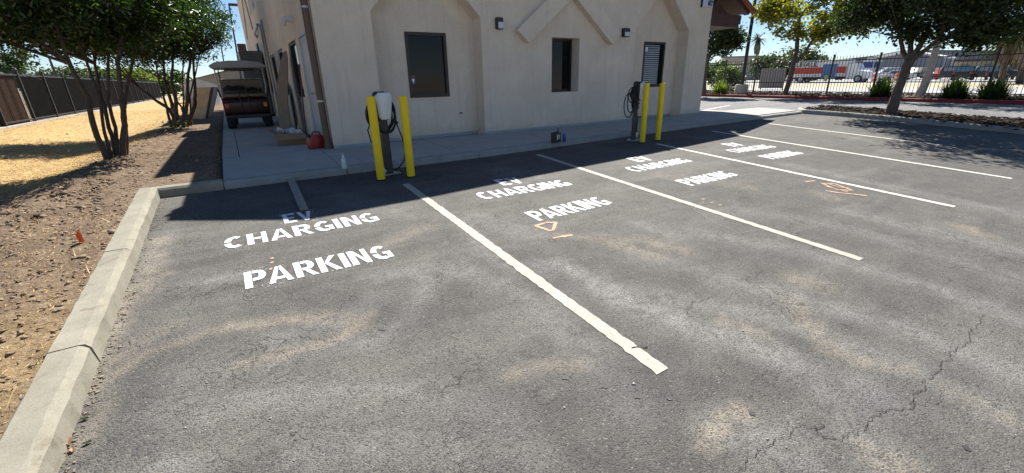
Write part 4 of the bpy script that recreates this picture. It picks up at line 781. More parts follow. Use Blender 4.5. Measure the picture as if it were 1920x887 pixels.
m.add(vs+[(x, y, .0) for x, y, z in vs], [(i*5+j, i*5+j+1, i*5+j+6, i*5+j+5) for i in range(8) for j in range(4)]+[(45+i*5+j+5, 45+i*5+j+6, 45+i*5+j+1, 45+i*5+j) for i in range(8) for j in range(4)]); m.build('tarp_fold', 'black_plastic', T, True, **k_)
# ================================================================== BEHIND THE CART
T = thing('metal_cabinet', 'tall slate grey metal cabinet against the side wall behind the cart', 'cabinet', (1.05, 20.4, ZW))
MB().bbox((-.36, -.9, .06), (.36, .9, 2.34), .01).build('body', 'grey_cabinet', T, **k_); MB().box((-.35, -.915, .10), (-.01, -.902, 2.30)).build('door', 'grey_cabinet', T, **k_); MB().box((.01, -.915, .10), (.35, -.902, 2.30)).build('door', 'grey_cabinet', T, **k_); MB().box((-.34, -.86, 0), (.34, .86, .058)).build('plinth', 'black_plastic', T, **k_)
MB().tube([(-.03, -.915, 1.1), (-.03, -.94, 1.12), (-.03, -.94, 1.3), (-.03, -.915, 1.32)], .01, 6).build('handle', 'steel', T, **k_)
p = onz(400, 197, .575); T = thing('white_tote', 'white plastic tote with a rim left of the cart', 'tote', (p[0], p[1]+.3, .575)); MB().lathe([(.40, 0), (.46, .7), (.50, .71), (.50, .76), (.44, .76)], n=4).build('bin', 'white_plastic', T, **k_); MB().lathe([(.49, .762), (.47, .80)], n=4).build('lid', 'white_plastic', T, **k_)
for i, (px, rz, lab, mt) in enumerate((((368, 224), -.9, 'tan plywood board leaning at the second tree', 'ply'), ((384, 222), -1.0, 'narrow dark edged board leaning right of the tan plywood', 'ply_dark'), ((393, 220), -1.05, 'grey weathered board rightmost of the leaning boards', 'old_wood'))):
    p = onz(*px, .575); sheet('leaning_board', lab, (p[0], p[1]+.2, .57), .9 if i == 0 else .3, 1.15, .55, rz, mt, .0)
def shed(x, y, w_, d_, h_, ridge, wall, roof, label, name='shed'):
    T = thing(name, label, 'shed', (x, y, .45)); MB().prism([(-w_/2, 0), (w_/2, 0), (w_/2, h_), (0, h_+ridge), (-w_/2, h_)], 'y', -d_/2, d_/2).build('wall', wall, T, **k_)
    rf = MB().prism([(-w_/2-.15, h_-.06), (0, h_+ridge+.02), (w_/2+.15, h_-.06), (w_/2+.15, h_+.04), (0, h_+ridge+.12), (-w_/2-.15, h_+.04)], 'y', -d_/2-.12, d_/2+.12).build('roof', roof, T, **k_)
    MB().box((-.45, -d_/2-.03, .05), (.45, -d_/2-.002, h_*.85)).build('door', wall, T, **k_); return T
p = ony(383, 160, 46); shed(p[0]-.3, 46, 2.4, 3, 1.5, .45, 'white_wall', 'cart_roof', 'small white shed beyond the dirt verge'); p = ony(415, 160, 52); shed(p[0]+1.6, 54, 6.5, 6, 2.1, .8, 'shed_tan', 'siding', 'tan low shed with grey roof beyond the white shed')
# ================================================================== LEFT FENCE AND FLAGS
def screen_mat():
    m, t, b, v = newmat('fence_screen'); b.inputs['Base Color'].default_value = (.004, .004, .0045, 1); b.inputs['Roughness'].default_value = .9; b.inputs['Specular IOR Level'].default_value = .03
    br = nn(t, 'ShaderNodeMapping'); br.inputs['Rotation'].default_value = (math.radians(45), 0, 0); t.links.new(v, br.inputs[0])
    ch = nn(t, 'ShaderNodeTexVoronoi'); ch.inputs['Scale'].default_value = 11; ch.inputs['Randomness'].default_value = .12; t.links.new(br.outputs[0], ch.inputs['Vector'])
    k = ramp(t, ch.outputs['Distance'], .24, (0,)*3, .28, (1,)*3); k2 = ramp(t, noise(t, v, 2.5, 3, .6), .42, (1,)*3, .58, (0,)*3)
    al = math_(t, 'MAXIMUM', k, k2); t.links.new(al, b.inputs['Alpha']); MATS['fence_screen'] = m
screen_mat()
FX = -6.46; FZ = lambda y: .60+.0012*(y-20)
FT = thing('screened_fence', 'black screened picket fence running along the dry verge', 'fence', (FX, 24.3, .6))
py_ = [24.32+2.8*k for k in range(-1, 16)]
postm = MB(); postm.box((-.045, -.045, -.1), (.045, .045, 1.86)); postm.lathe([(.05, 1.86), (.06, 1.9), (.02, 1.96)], n=8)
p0_ = postm.build('post', 'fence_black', FT, **k_); p0_.location = (0, py_[0]-24.3, 0)
for y in py_[1:]: o = p0_.copy(); C.objects.link(o); o.location = (0, y-24.3, .0012*(y-24))
for a, b in zip(py_[:-1], py_[1:]):
    if a > 23: MB().box((FX-.01, a+.05, FZ(a)+.06), (FX+.006, b-.05, FZ(b)+1.66)).build('screen_panel', 'fence_screen', FT)
    for zz in (.10, 1.68): MB().box((FX-.03, a+.046, FZ(a)+zz), (FX+.02, b-.046, FZ(b)+zz+.045)).build('rail', 'fence_black', FT)
    m = MB(); n = int((b-a)/.115)
    for i in range(1, n): y = a+(b-a)*i/n; m.box((FX-.045, y-.008, FZ(y)+.05), (FX-.03, y+.008, FZ(y)+1.76)); m.add([(FX-.045, y-.009, FZ(y)+1.76), (FX-.03, y-.009, FZ(y)+1.76), (FX-.03, y+.009, FZ(y)+1.76), (FX-.045, y+.009, FZ(y)+1.76), (FX-.0375, y, FZ(y)+1.88)], [(0, 1, 4), (1, 2, 4), (2, 3, 4), (3, 0, 4)])
    m.build('pickets', 'fence_black', FT, kind='stuff')
GT = thing('brown_gate', 'brown wood gate section at the near end of the black fence', 'gate', (FX, 22.6, .55))
for zz in (.12, .95, 1.62): MB().box((FX-.13, 20.0, .6+zz), (FX-.09, 24.1, .6+zz+.07)).build('rail', 'fence_brown', GT)
pk = MB().box((-.012, -.05, .02), (.012, .05, 1.70)).build('plank', 'fence_brown', GT, **k_)
for k in range(30): o = pk if k == 0 else pk.copy(); (k and C.objects.link(o)); o.location = (-.075, -2.55+k*.138, random.uniform(-.015, .015))
def flag(px, label, ang, tilt, sc_=.8):
    p = onz(*px, .58); z = float(terr(p[0], p[1])); p = onz(*px, z); z = float(terr(p[0], p[1])); T = thing('marker_flag', label, 'flag', (p[0], p[1], z-.005), ang, 'orange marker flags'); T.scale = (sc_*.8, sc_, sc_)
    M = Matrix.Rotation(tilt, 4, 'Y'); a = M @ Vector((0, 0, .18)); MB().tube([(0, 0, -.02), tuple(a)], .002, 5).build('wire', 'wire', T, **k_)
    vs = []; n = 5
    for i in range(n+1):
        for zz in (.175, .05): vs.append(tuple(M @ Vector((.075*i/n, .012*math.sin(i*1.7), zz-.05*i/n+(0 if zz > .1 else .05*i/n-.02)))))
    vs2 = vs+[(x, y+.0015, z2) for x, y, z2 in vs]; k = 2*(n+1); fs = []
    for i in range(n): fs += [(2*i, 2*i+1, 2*i+3, 2*i+2), (k+2*i+2, k+2*i+3, k+2*i+1, k+2*i)]
    fs += [(0, k, k+1, 1), (2*n, 2*n+1, k+2*n+1, k+2*n)]; fs += [(2*i, 2*i+2, k+2*i+2, k+2*i) for i in range(n)]+[(2*i+1, k+2*i+1, k+2*i+3, 2*i+3) for i in range(n)]
    MB().add(vs2, fs).build('banner', 'flag_orange', T, **k_)
flag((166, 469), 'orange flag standing by the near kerb on the dirt', 2.5, .14, .8); flag((82, 290), 'orange flag in the tree shadow on the straw', .3, .9); flag((132, 258), 'small orange flag on the sunny straw near the fence', 2.5, 1.0); flag((104, 352), 'orange flag fallen low on the bare dirt ridge', .9, 1.3)
# leaves on the ground by the near kerb
def gleaf(px, size, mat, label, lotq=True, rot=0):
    p = onlot(*px); n = 7; vs = [(0, -1, .1), (.45, -.5, .35), (.55, .1, .25), (.3, .7, .4), (0, 1.1, .2), (-.3, .65, .5), (-.6, .05, .3), (-.4, -.55, .45), (0, 0, .05)]
    vs = [tuple(Matrix.Rotation(rot, 4, 'Z') @ (Vector(v)*size)) for v in vs]; vs2 = vs+[(x, y, z+.002) for x, y, z in vs]
    fs = [(i, (i+1) % 8, 8) for i in range(8)]+[(9+(i+1) % 8, 9+i, 17) for i in range(8)]+[(i, 9+i, 9+(i+1) % 8, (i+1) % 8) for i in range(8)]
    o = MB().add(vs2, fs).build('fallen_leaf', mat, None, True); o.location = (p[0], p[1], float(hz(p[0], p[1]))+.004); tag(o, label, 'leaf', 'fallen leaves along the kerb')
gleaf((124, 832), .042, 'leaf_dry', 'large curled brown leaf against the near kerb foot', rot=.6); gleaf((112, 858), .026, 'leaf_dry', 'small brown leaf below the large curled one', rot=2.1)
gleaf((160, 787), .017, 'leaf_shrub', 'small green leaf on the asphalt near the kerb', rot=1.4); gleaf((165, 832), .017, 'leaf_shrub', 'green leaf right of the large curled brown leaf', rot=1.7); gleaf((137, 846), .018, 'leaf_dry', 'brown leaf scrap right of the curled leaf', rot=.2); gleaf((208, 610), .02, 'leaf_dry', 'dry leaf at the kerb joint', rot=.2)
n = 420; yv = rng.uniform(1.2, 6.6, n); xv = -.945+np.abs(rng.normal(0, .03, n)); o = scatter_chips('kerb_grit', np.stack([xv, yv, hz(xv, yv)+.003], 1), .006, 'bark_light', .5); tag(o, 'sandy grit and leaf crumbs along the foot of the kerb', 'grit')
n = 1500; xv = rng.uniform(-.9, 9, n); yv = rng.uniform(.3, 6.3, n); pm('pebble', (.45, .43, .39), (.30, .28, .25), 30, .8); o = scatter_chips('lot_pebbles', np.stack([xv, yv, hz(xv, yv)+.002], 1), .0035, 'pebble', .6); tag(o, 'tiny pale pebbles scattered over the asphalt stalls', 'pebbles')
# ================================================================== TREES
def clumps(n, c, r, shell=.5, zmin=None):
    P = unit(rng.normal(size=(n, 3)))*(rng.uniform(shell**3, 1, (n, 1))**(1/3)); P = P*np.array(r)+np.array(c)
    if zmin is not None: P = P[P[:, 2] > zmin]
    return P
def crown(T, cl, per, sig, L, Wd, mat, droop=.2, name='crown'):
    P = np.repeat(cl, per, 0)+rng.normal(0, 1, (len(cl)*per, 3))*sig*np.repeat(rng.uniform(.6, 1.3, (len(cl), 1)), per, 0)*[1, 1, .75]
    return leaves(name, P, L, Wd, mat, T, .35, droop)
def limbs(T, starts, cl, r0, mat, name='branches', frac=.5):
    m = MB()
    for c in cl:
        if random.random() > frac: continue
        s_ = min(starts, key=lambda q: (Vector(q)-Vector(c)).length+random.uniform(0, .6)); a = Vector(s_); b = Vector(c); mid = a.lerp(b, .5)+Vector((random.uniform(-.15, .15), random.uniform(-.15, .15), random.uniform(-.05, .2)))*(b-a).length*.4
        m.tube([a, a.lerp(mid, .5), mid, mid.lerp(b, .55), b], [r0, r0*.8, r0*.6, r0*.4, r0*.18], 5, False)
    return m.build(name, mat, T, True)
def stem(T, pts, r, mat, name='trunk', n=9):
    P = []; R = []
    for i in range(len(pts)-1):
        a, b = Vector(pts[i]), Vector(pts[i+1])
        for k in range(4): t = k/4; P.append(tuple(a.lerp(b, t)+Vector((random.gauss(0, .006), random.gauss(0, .006), 0))*(1 if i+k else 0))); R.append((r[i]+(r[i+1]-r[i])*t)*random.uniform(.93, 1.07))
    P.append(tuple(pts[-1])); R.append(r[-1])
    return MB().tube(P, R, n).build(name, mat, T, True)
def pxy(x, y, Y): p = ony(x, y, Y); return (float(p[0]), float(p[1]), float(p[2]))
# tree 1: many stems, nearest
b1 = onz(222, 296, .57); T1 = thing('evergreen_tree', 'many stemmed dark evergreen nearest the kerb corner', 'tree', (b1[0], b1[1], .57), 0, 'evergreens on the dirt verge')
bx, by = b1[0], b1[1]
ST1 = [[(205, 300), (175, 240), (165, 185), (130, 120), (110, 60)], [(212, 300), (195, 250), (188, 190), (160, 110), (150, 40)], [(214, 298), (205, 240), (190, 185), (178, 120), (185, 40)], [(222, 295), (216, 240), (203, 190), (202, 120), (205, 40)], [(232, 290), (232, 235), (228, 180), (220, 115), (235, 40)], [(236, 292), (236, 240), (232, 200), (244, 140), (262, 60)]]
tips = []
for k, pp in enumerate(ST1):
    dy = (-.15, .0, .15, .05, -.05, .1)[k]; pts = [(bx+(k-3)*.045, by+dy*.4, .52)]+[pxy(x, y, by+dy*(1+j)) for j, (x, y) in enumerate(pp[1:])]; r = random.uniform(.026, .033) if k not in (0, 4) else .042
    stem(T1, pts, [r*1.25, r, r*.88, r*.72, r*.5], 'trunk_dark'); tips += pts[2:]
cl = np.concatenate([clumps(200, (bx-.15, by, 3.4), (1.8, 1.75, 1.05), .35, 2.2), clumps(80, (bx-1.2, by-.3, 3.1), (1.3, 1.2, .7), .3, 2.35), clumps(40, (bx+.7, by+.6, 3.0), (.9, .9, .65), .3, 2.3)])
limbs(T1, tips, cl, .022, 'trunk_dark', frac=.5); crown(T1, cl, 165, .18, .085, .036, 'leaf_evergreen')
# tree 2
b2 = onz(340, 238, .57); T2 = thing('evergreen_tree', 'thin stemmed evergreen further along the verge beside the leaning boards', 'tree', (b2[0], b2[1], .57), 0, 'evergreens on the dirt verge'); bx, by = b2[0], b2[1]; tips = []
for k, pp in enumerate([[(322, 240), (312, 200), (300, 160), (290, 110)], [(326, 240), (322, 195), (308, 150), (305, 100)], [(330, 240), (330, 190), (322, 150), (325, 100)], [(336, 238), (318, 205), (288, 185), (262, 165)], [(340, 236), (345, 190), (342, 150), (345, 100)], [(346, 232), (352, 190), (352, 150), (358, 100)], [(350, 232), (365, 200), (366, 170), (362, 110)], [(348, 232), (340, 200), (328, 185), (310, 150)], [(352, 230), (356, 180), (366, 140), (375, 100)]]):
    dy = random.uniform(-.5, .6); pts = [(bx+(k-4)*.06, by+dy*.5, .52)]+[pxy(x, y, by+dy) for x, y in pp[1:]]; r = random.choice((.025, .032, .05)); stem(T2, pts, [r*1.2, r, r*.8, r*.55], 'trunk_dark'); tips += pts[1:]
cl = np.concatenate([clumps(230, (bx+.05, by, 3.7), (1.8, 1.9, 1.3), .35, 2.35), clumps(40, (bx-1.0, by-.3, 2.9), (1.0, 1.0, .5), .3, 2.3)])
limbs(T2, tips, cl, .025, 'trunk_dark', frac=.5); crown(T2, cl, 150, .18, .085, .036, 'leaf_evergreen')
leaves('low_shoots', np.concatenate([np.array(pxy(340, 175, by))+rng.normal(0, .12, (60, 3)), np.array(pxy(335, 232, by-.6))+rng.normal(0, .16, (60, 3))*[1, 1, .5]]), .08, .035, 'leaf_lime', T2, kind='stuff')
# island tree: leaning grey trunk, dark crown
bA = onlot(1669, 213, .12); TA = thing('island_tree', 'leaning grey trunked tree with a dark crown in the planter island', 'tree', (bA[0], bA[1], bA[2])); AX = bA[0]
def pA(x, y, dx=0): p = onx(x, y, AX+dx); return (float(p[0]), float(p[1]), float(p[2]))
stem(TA, [(bA[0], bA[1], bA[2]-.05), pA(1682, 175), pA(1694, 140), pA(1706, 113)], [.165, .13, .12, .135], 'trunk_grey', n=12)
tips = []
for pp in ([(1704, 116), (1694, 98), (1688, 70), (1680, 20)], [(1706, 112), (1708, 85), (1716, 50), (1725, 0)], [(1708, 114), (1737, 92), (1758, 75), (1790, 20)], [(1708, 112), (1728, 80), (1742, 50), (1750, 0)]):
    pts = [pA(x, y, random.uniform(-.2, .5)*j*.6) for j, (x, y) in enumerate(pp)]; stem(TA, pts, [.085, .065, .05, .035], 'trunk_grey', 'limb'); tips += pts[1:]
cA = np.array(pA(1745, -30)); cl = np.concatenate([clumps(230, cA+[-.1, 0, .45], (2.5, 2.8, 1.45), .4, 2.6), clumps(90, cA+[-.9, .6, 1.9], (2.2, 2.3, 1.2), .3, 2.9), clumps(70, np.array(pA(1870, 20)), (1.2, 1.2, .8), .3, 2.3), clumps(22, np.array(pA(1845, 55)), (.4, .35, .45), .2, 2.0), clumps(34, np.array(pA(1625, 22)), (.8, .7, .6), .2), clumps(16, np.array(pA(1715, 55)), (.6, .7, .3), .2)])
limbs(TA, tips, cl, .02, 'trunk_grey', frac=.45); crown(TA, cl, 70, .20, .11, .075, 'leaf_mid', .4)
# tree with yellow-green crown behind the red kerb
bB = onx(1472, 175, 26.2); TB = thing('sycamore_tree', 'fork trunked tree with a yellow green crown at the iron fence', 'tree', (bB[0], bB[1], .55))
def pB(x, y, dx=0): p = onx(x, y, 26.2+dx); return (float(p[0]), float(p[1]), float(p[2]))
stem(TB, [(bB[0], bB[1], .45), pB(1486, 130), pB(1494, 95), pB(1496, 65), pB(1500, 30)], [.14, .12, .11, .09, .05], 'trunk_grey', n=10); stem(TB, [pB(1490, 118), pB(1508, 100), pB(1524, 75), pB(1535, 45)], [.08, .075, .06, .04], 'trunk_grey', 'limb')
cl = np.concatenate([clumps(85, np.array(pB(1520, 10)), (1.8, 2.3, 1.5), .5, 3.2), clumps(36, np.array(pB(1452, 15)), (1, .9, .6), .3), clumps(26, np.array(pB(1600, 40)), (.9, 1.0, .6), .3), clumps(14, np.array(pB(1540, 65)), (.5, .6, .3), .2)])
limbs(TB, [pB(1494, 95), pB(1496, 65), pB(1524, 75), pB(1500, 30)], cl, .03, 'trunk_grey', frac=.5); crown(TB, cl, 48, .24, .17, .13, 'leaf_yellowgreen', .4)
# pale trunk tree behind the island tree
TC = thing('pale_trunk_tree', 'pale smooth trunked tree behind the leaning island tree', 'tree', (26.3, float(onx(1722, 182, 26.3)[1]), .56))
def pC(x, y): p = onx(x, y, 26.3); return (float(p[0]), float(p[1]), float(p[2]))
stem(TC, [pC(1722, 184), pC(1735, 155), pC(1746, 125), pC(1755, 95), pC(1766, 55), pC(1770, 0)], [.20, .15, .14, .13, .11, .07], 'trunk_pale', n=10); cl = clumps(90, np.array(pC(1790, -25)), (1.8, 2.6, 1.7), .4, 3.6); limbs(TC, [pC(1766, 55), pC(1770, 0)], cl, .03, 'trunk_pale', frac=.5); crown(TC, cl, 55, .26, .16, .11, 'leaf_mid', .4)
# dark tree seen past the building corner
TD = thing('corner_tree', 'dark leaved tree half hidden by the right building corner', 'tree', (24.2, float(onx(1322, 178, 24.2)[1]), .5))
def pD(x, y): p = onx(x, y, 24.2); return (float(p[0]), float(p[1]), float(p[2]))
stem(TD, [pD(1319, 178), pD(1321, 140), pD(1328, 110), pD(1340, 80)], [.16, .13, .11, .06], 'trunk_grey'); cl = np.concatenate([clumps(110, np.array(pD(1335, 70)), (1.5, 1.5, 1.15), .4), clumps(20, np.array(pD(1376, 75)), (.5, .5, .4), .2)])
limbs(TD, [pD(1328, 110), pD(1340, 80)], cl, .03, 'trunk_grey', frac=.5); crown(TD, cl, 60, .20, .14, .10, 'leaf_mid', .4)
# shrubs of strap leaves
def strap(name, px, X, r, h_, label, mat, n=420):
    p = onx(*px, X); z = float(hz(25.2, p[1]))+.12+.02*(X-25.2); T = thing(name, label, 'shrub', (X, p[1], z), 0, 'shrubs along the iron fence')
    a = rng.uniform(0, 6.28, n); e = rng.uniform(.15, 1.5, n); l = h_*rng.uniform(.55, 1.1, n)*(.75+.35*np.sin(e)); b = np.stack([rng.normal(0, r*.22, n), rng.normal(0, r*.22, n), np.zeros(n)], 1)+[X, p[1], z]
    d = np.stack([np.cos(a)*np.cos(e), np.sin(a)*np.cos(e), np.sin(e)], 1); s = np.stack([-np.sin(a), np.cos(a), a*0], 1)*.018*(h_/.8); g = np.array([0, 0, -1.0])
    p1 = b+d*l[:, None]*.5; p2 = b+d*l[:, None]+g*(l*.22*np.cos(e))[:, None]
    V = np.stack([b-s, b+s, p1+s*1.2, p1-s*1.2, p2+s*.2, p2-s*.2], 1).reshape(-1, 3); i = np.arange(n)[:, None]*6; Q = np.concatenate([i+[[0, 1, 2, 3]], i+[[3, 2, 4, 5]]], 0)
    npmesh('foliage', V, Q, mat, T); MB().lathe([(r*.3, 0), (r*.35, .12), (r*.15, .2)], (X, p[1], z-.02), 9).build('stems', 'trunk_dark', T)
strap('strap_leaf_shrub', (1650, 183), 25.9, .6, .85, 'dark strap leaved shrub left of the leaning island tree', 'leaf_shrub', 700); strap('strap_leaf_shrub', (1787, 184), 25.9, .6, .8, 'dark strap leaved shrub right of the pale trunk', 'leaf_shrub', 700); strap('strap_leaf_shrub', (1857, 186), 25.9, .6, .8, 'dark strap leaved shrub rightmost along the fence', 'leaf_shrub', 700); strap('lime_shrub', (1350, 172), 25.8, .6, .85, 'small lime green shrub left of the concrete lamp base', 'leaf_lime', 420)
TS = thing('hedge_shrub', 'tall dark shrub with a yellow green top behind the iron fence', 'shrub', (29.5, float(onx(1362, 172, 29.5)[1]), .47)); c_ = np.array([29.5, TS.location.y, 1.2]); MB().tube([(29.5, c_[1], .4), (29.5, c_[1], 1.4)], .06, 7).build('stem', 'trunk_dark', TS); crown(TS, clumps(60, c_, (.8, 1.2, .85), .3), 45, .2, .13, .09, 'leaf_shrub', name='foliage'); crown(TS, clumps(14, c_+[0, 0, .85], (.5, .8, .25), .3), 40, .15, .12, .09, 'leaf_lime', name='top_foliage')
# ================================================================== RIGHT: LAMP POST, IRON FENCE
pl = onx(1389, 174, 26.0); T = thing('lamp_post', 'dark lamp post on a concrete base by the red kerb', 'lamp post', (26.0, pl[1], .52)); MB().lathe([(.36, 0), (.36, .62), (.33, .66)], n=20).build('footing', 'concrete', T, True, **k_)
tp = onx(1414, 0, 26.0); MB().tube([(0, 0, .66), (0, (tp[1]-pl[1])*.0, 7.2)], [.10, .075], 10).build('pole', 'pole_dark', T, True, **k_); MB().bbox((-.5, -.15, 7.15), (.12, .15, 7.3), .02).build('lamp_head', 'pole_dark', T, **k_); MB().lathe([(.14, .66), (.14, .70)], n=10).build('flange', 'pole_dark', T, **k_)
IF = thing('iron_fence', 'black iron picket fence between the mulch strip and the street', 'fence', (26.75, 10, .56)); IX = 26.75; fz = lambda y: float(hz(25.2, y))+.15
fp_y = [float(onx(x, y, IX)[1]) for x, y in ((1549, 177), (1642, 180), (1737, 182), (1845, 184))]
step = (fp_y[0]-fp_y[-1])/3; ply_ = [fp_y[-1]+step*k for k in range(-2, 15)]
po = MB().box((-.035, -.035, 0), (.035, .035, 1.92)).box((-.045, -.045, 1.92), (.045, .045, 1.97)).build('post', 'fence_black', IF, **k_); pk = MB().box((-.009, -.009, .08), (.009, .009, 1.84)).add([(-.011, -.011, 1.84), (.011, -.011, 1.84), (.011, .011, 1.84), (-.011, .011, 1.84), (0, 0, 1.93)], [(0, 1, 4), (1, 2, 4), (2, 3, 4), (3, 0, 4)]).build('picket', 'fence_black', IF, **k_)
first = [True, True]; npk = 0
for a, b in zip(ply_[:-1], ply_[1:]):
    o = po if first[0] else po.copy(); (None if first[0] else C.objects.link(o)); first[0] = False; o.location = (0, a-10, fz(a)-.56)
    for zz in (.14, .62, 1.66): MB().box((IX-.015, a+.036, fz(a)+zz), (IX+.015, b-.036, fz(b)+zz+.032)).build('rail', 'fence_black', IF)
    n = int(abs(b-a)/.135)
    for i in range(1, n):
        if npk >= 290: break
        y = a+(b-a)*i/n; o = pk if first[1] else pk.copy(); (None if first[1] else C.objects.link(o)); first[1] = False; npk += 1; o.location = (0.0, y-10, fz(y)-.56)
# ================================================================== BEYOND THE FENCE
def far(px, X, z=.48): p = onx(*px, X); return (X, float(p[1]), z)
def car(name, label, px, X, L, Hh, Wd, paint, face, kind='sedan', group='cars parked in the yard'):
    """face: direction of the nose in radians; px is the middle of the bottom edge"""
    X = X*1.32; x, y, z = far(px, X); T = thing(name, label, {'pickup': 'pickup', 'van': 'van'}.get(kind, 'car'), (x, y, z), face, group)
    h = Hh; g = .18*h
    P = {'sedan': [(-.5, .22), (-.49, .55), (-.36, .62), (-.24, .97), (-.05, 1), (.12, .98), (.27, .64), (.46, .54), (.5, .40), (.49, .22)], 'suv': [(-.5, .22), (-.49, .60), (-.45, .95), (-.38, 1), (.08, 1), (.22, .64), (.46, .56), (.5, .40), (.49, .22)], 'van': [(-.5, .16), (-.5, .97), (-.46, 1), (.20, 1), (.33, .62), (.48, .50), (.5, .35), (.49, .16)],
         'pickup': [(-.5, .25), (-.5, .58), (-.13, .58), (-.11, .97), (.05, 1), (.10, .97), (.22, .62), (.47, .56), (.5, .42), (.49, .25)]}[kind]
    MB().prism([(a*L, b*h) for a, b in P], 'x', -Wd/2, Wd/2, Matrix.Rotation(-math.pi/2, 4, 'Z')).build('body', paint, T, True, bevel=.05, **k_)
    G_ = {'sedan': [(-.31, .66), (-.225, .92), (.11, .92), (.22, .66)], 'suv': [(-.44, .66), (-.41, .93), (.07, .93), (.18, .66)], 'van': [(.02, .62), (.02, .92), (.20, .92), (.29, .64)], 'pickup': [(-.10, .64), (-.085, .92), (.08, .92), (.18, .64)]}[kind]
    for s_ in (-1, 1): MB().prism([(a*L, b*h) for a, b in G_], 'x', s_*Wd/2-.012, s_*Wd/2+.012, Matrix.Rotation(-math.pi/2, 4, 'Z')).build('side_window', 'car_glass_sky', T, **k_)
    # windscreen and rear window as sloped slabs
    fa, fb = {'sedan': ((.13, .95), (.26, .66)), 'suv': ((.09, .97), (.21, .66)), 'van': ((.21, .97), (.32, .65)), 'pickup': ((.11, .95), (.21, .64))}[kind]; ra, rb = {'sedan': ((-.25, .94), (-.35, .65)), 'suv': ((-.455, .92), (-.488, .64)), 'van': ((-.502, .9), (-.502, .62)), 'pickup': ((-.112, .92), (-.128, .62))}[kind]
    for (a, b), off, nm in (((fa, fb), .02, 'windscreen'), ((ra, rb), -.02, 'rear_window')):
        MB().add([(-a[1]*0-Wd*.42, a[0]*L+off, a[1]*h), (Wd*.42, a[0]*L+off, a[1]*h), (Wd*.46, b[0]*L+off, b[1]*h), (-Wd*.46, b[0]*L+off, b[1]*h), (-Wd*.42, a[0]*L, a[1]*h-.03), (Wd*.42, a[0]*L, a[1]*h-.03), (Wd*.46, b[0]*L, b[1]*h-.03), (-Wd*.46, b[0]*L, b[1]*h-.03)], [(0, 1, 2, 3), (7, 6, 5, 4), (0, 4, 5, 1), (1, 5, 6, 2), (2, 6, 7, 3), (3, 7, 4, 0)]).build(nm, 'car_glass_sky', T, **k_)
    r = .33*(h/1.5)**.5
    for sx in (-1, 1):
        for sy in (-.31, .32): wheel(T, sx*(Wd/2-.10), sy*L, r, .22)
        MB().bbox((sx*Wd*.36-.13, .485*L, h*.42), (sx*Wd*.36+.13, .505*L, h*.50), .01).build('headlight', 'lamp_lens', T, **k_); MB().bbox((sx*Wd*.40-.10, -.506*L, h*.44), (sx*Wd*.40+.10, -.49*L, h*.56), .01).build('tail_light', 'tail_red', T, **k_)
    return T
AWAY = -math.pi/2; TOW = math.pi/2
car('white_pickup', 'white pickup parked before the moving truck beyond the fence', (1498, 152), 64, 5.4, 1.8, 1.95, 'car_white', math.pi+.05, 'pickup'); car('silver_sedan', 'silver sedan right of the moving truck', (1590, 150), 70, 4.6, 1.45, 1.8, 'car_silver', math.pi, 'sedan')
car('white_suv', 'white boxy suv left of the leaning tree trunk beyond the fence', (1660, 150), 66, 4.7, 1.8, 1.9, 'car_white', TOW+.5, 'suv'); car('white_sedan', 'white sedan just left of the leaning trunk', (1678, 151), 62, 4.5, 1.45, 1.8, 'car_white', TOW+.3, 'sedan'); car('dark_pickup', 'dark pickup seen between the two trunks', (1722, 150), 66, 5.3, 1.75, 1.95, 'car_dark', math.pi-.1, 'pickup')
car('red_sedan', 'red sedan right of the pale trunk', (1766, 150), 63, 4.6, 1.45, 1.8, 'car_red', .15, 'sedan'); car('black_suv', 'black suv right of the red sedan', (1803, 152), 60, 4.5, 1.7, 1.9, 'car_dark', AWAY+.15, 'suv'); car('blue_sedan', 'dark blue sedan between two black cars', (1842, 149), 66, 4.6, 1.45, 1.8, 'car_blue', .35, 'sedan'); car('black_hatchback', 'black hatchback left of the palm trunks', (1872, 152), 60, 4.4, 1.6, 1.9, 'car_dark', AWAY, 'suv'); car('white_hatchback', 'white hatchback rightmost in the yard', (1912, 146), 72, 4.4, 1.55, 1.85, 'car_white', TOW, 'suv')
car('blue_hatchback', 'pale blue hatchback in the second row behind the black suv', (1800, 142), 84, 4.3, 1.6, 1.8, 'car_silver', TOW, 'suv'); car('navy_hatchback', 'navy hatchback in the second row left of the palms', (1848, 141), 84, 4.3, 1.6, 1.8, 'car_blue', TOW, 'suv'); car('white_van', 'white van in the second row behind the leaning trunk', (1640, 142), 90, 5.2, 2.1, 2, 'car_white', TOW+.3, 'van'); car('grey_sedan', 'grey sedan far behind the lamp post', (1448, 146), 84, 4.5, 1.5, 1.8, 'car_silver', .4, 'sedan'); car('white_coupe', 'white car seen past the tall dark shrub', (1335, 142), 92, 4.5, 1.5, 1.8, 'car_white', .2, 'sedan')
for px_, paint_, kd_, fc_, nm_, lb_ in ((1606, 'car_white', 'suv', TOW, 'white_wagon', 'small white wagon in the back row near the blue kiosk'), (1700, 'car_silver', 'sedan', TOW, 'silver_saloon', 'silver car in the back row behind the leaning trunk'), (1748, 'car_white', 'suv', TOW, 'white_crossover', 'white crossover in the back row right of the pale trunk'), (1776, 'car_blue', 'sedan', AWAY, 'blue_saloon', 'blue car in the back row above the red sedan'), (1826, 'car_white', 'suv', TOW, 'white_minivan', 'white minivan in the back row between the dark cars'), (1884, 'car_silver', 'suv', TOW, 'silver_crossover', 'silver crossover in the back row at the palm trunks')):
    car(nm_, lb_, (px_, 142), 79, 4.5, 1.65, 1.85, paint_, fc_+random.uniform(-.2, .2), kd_)
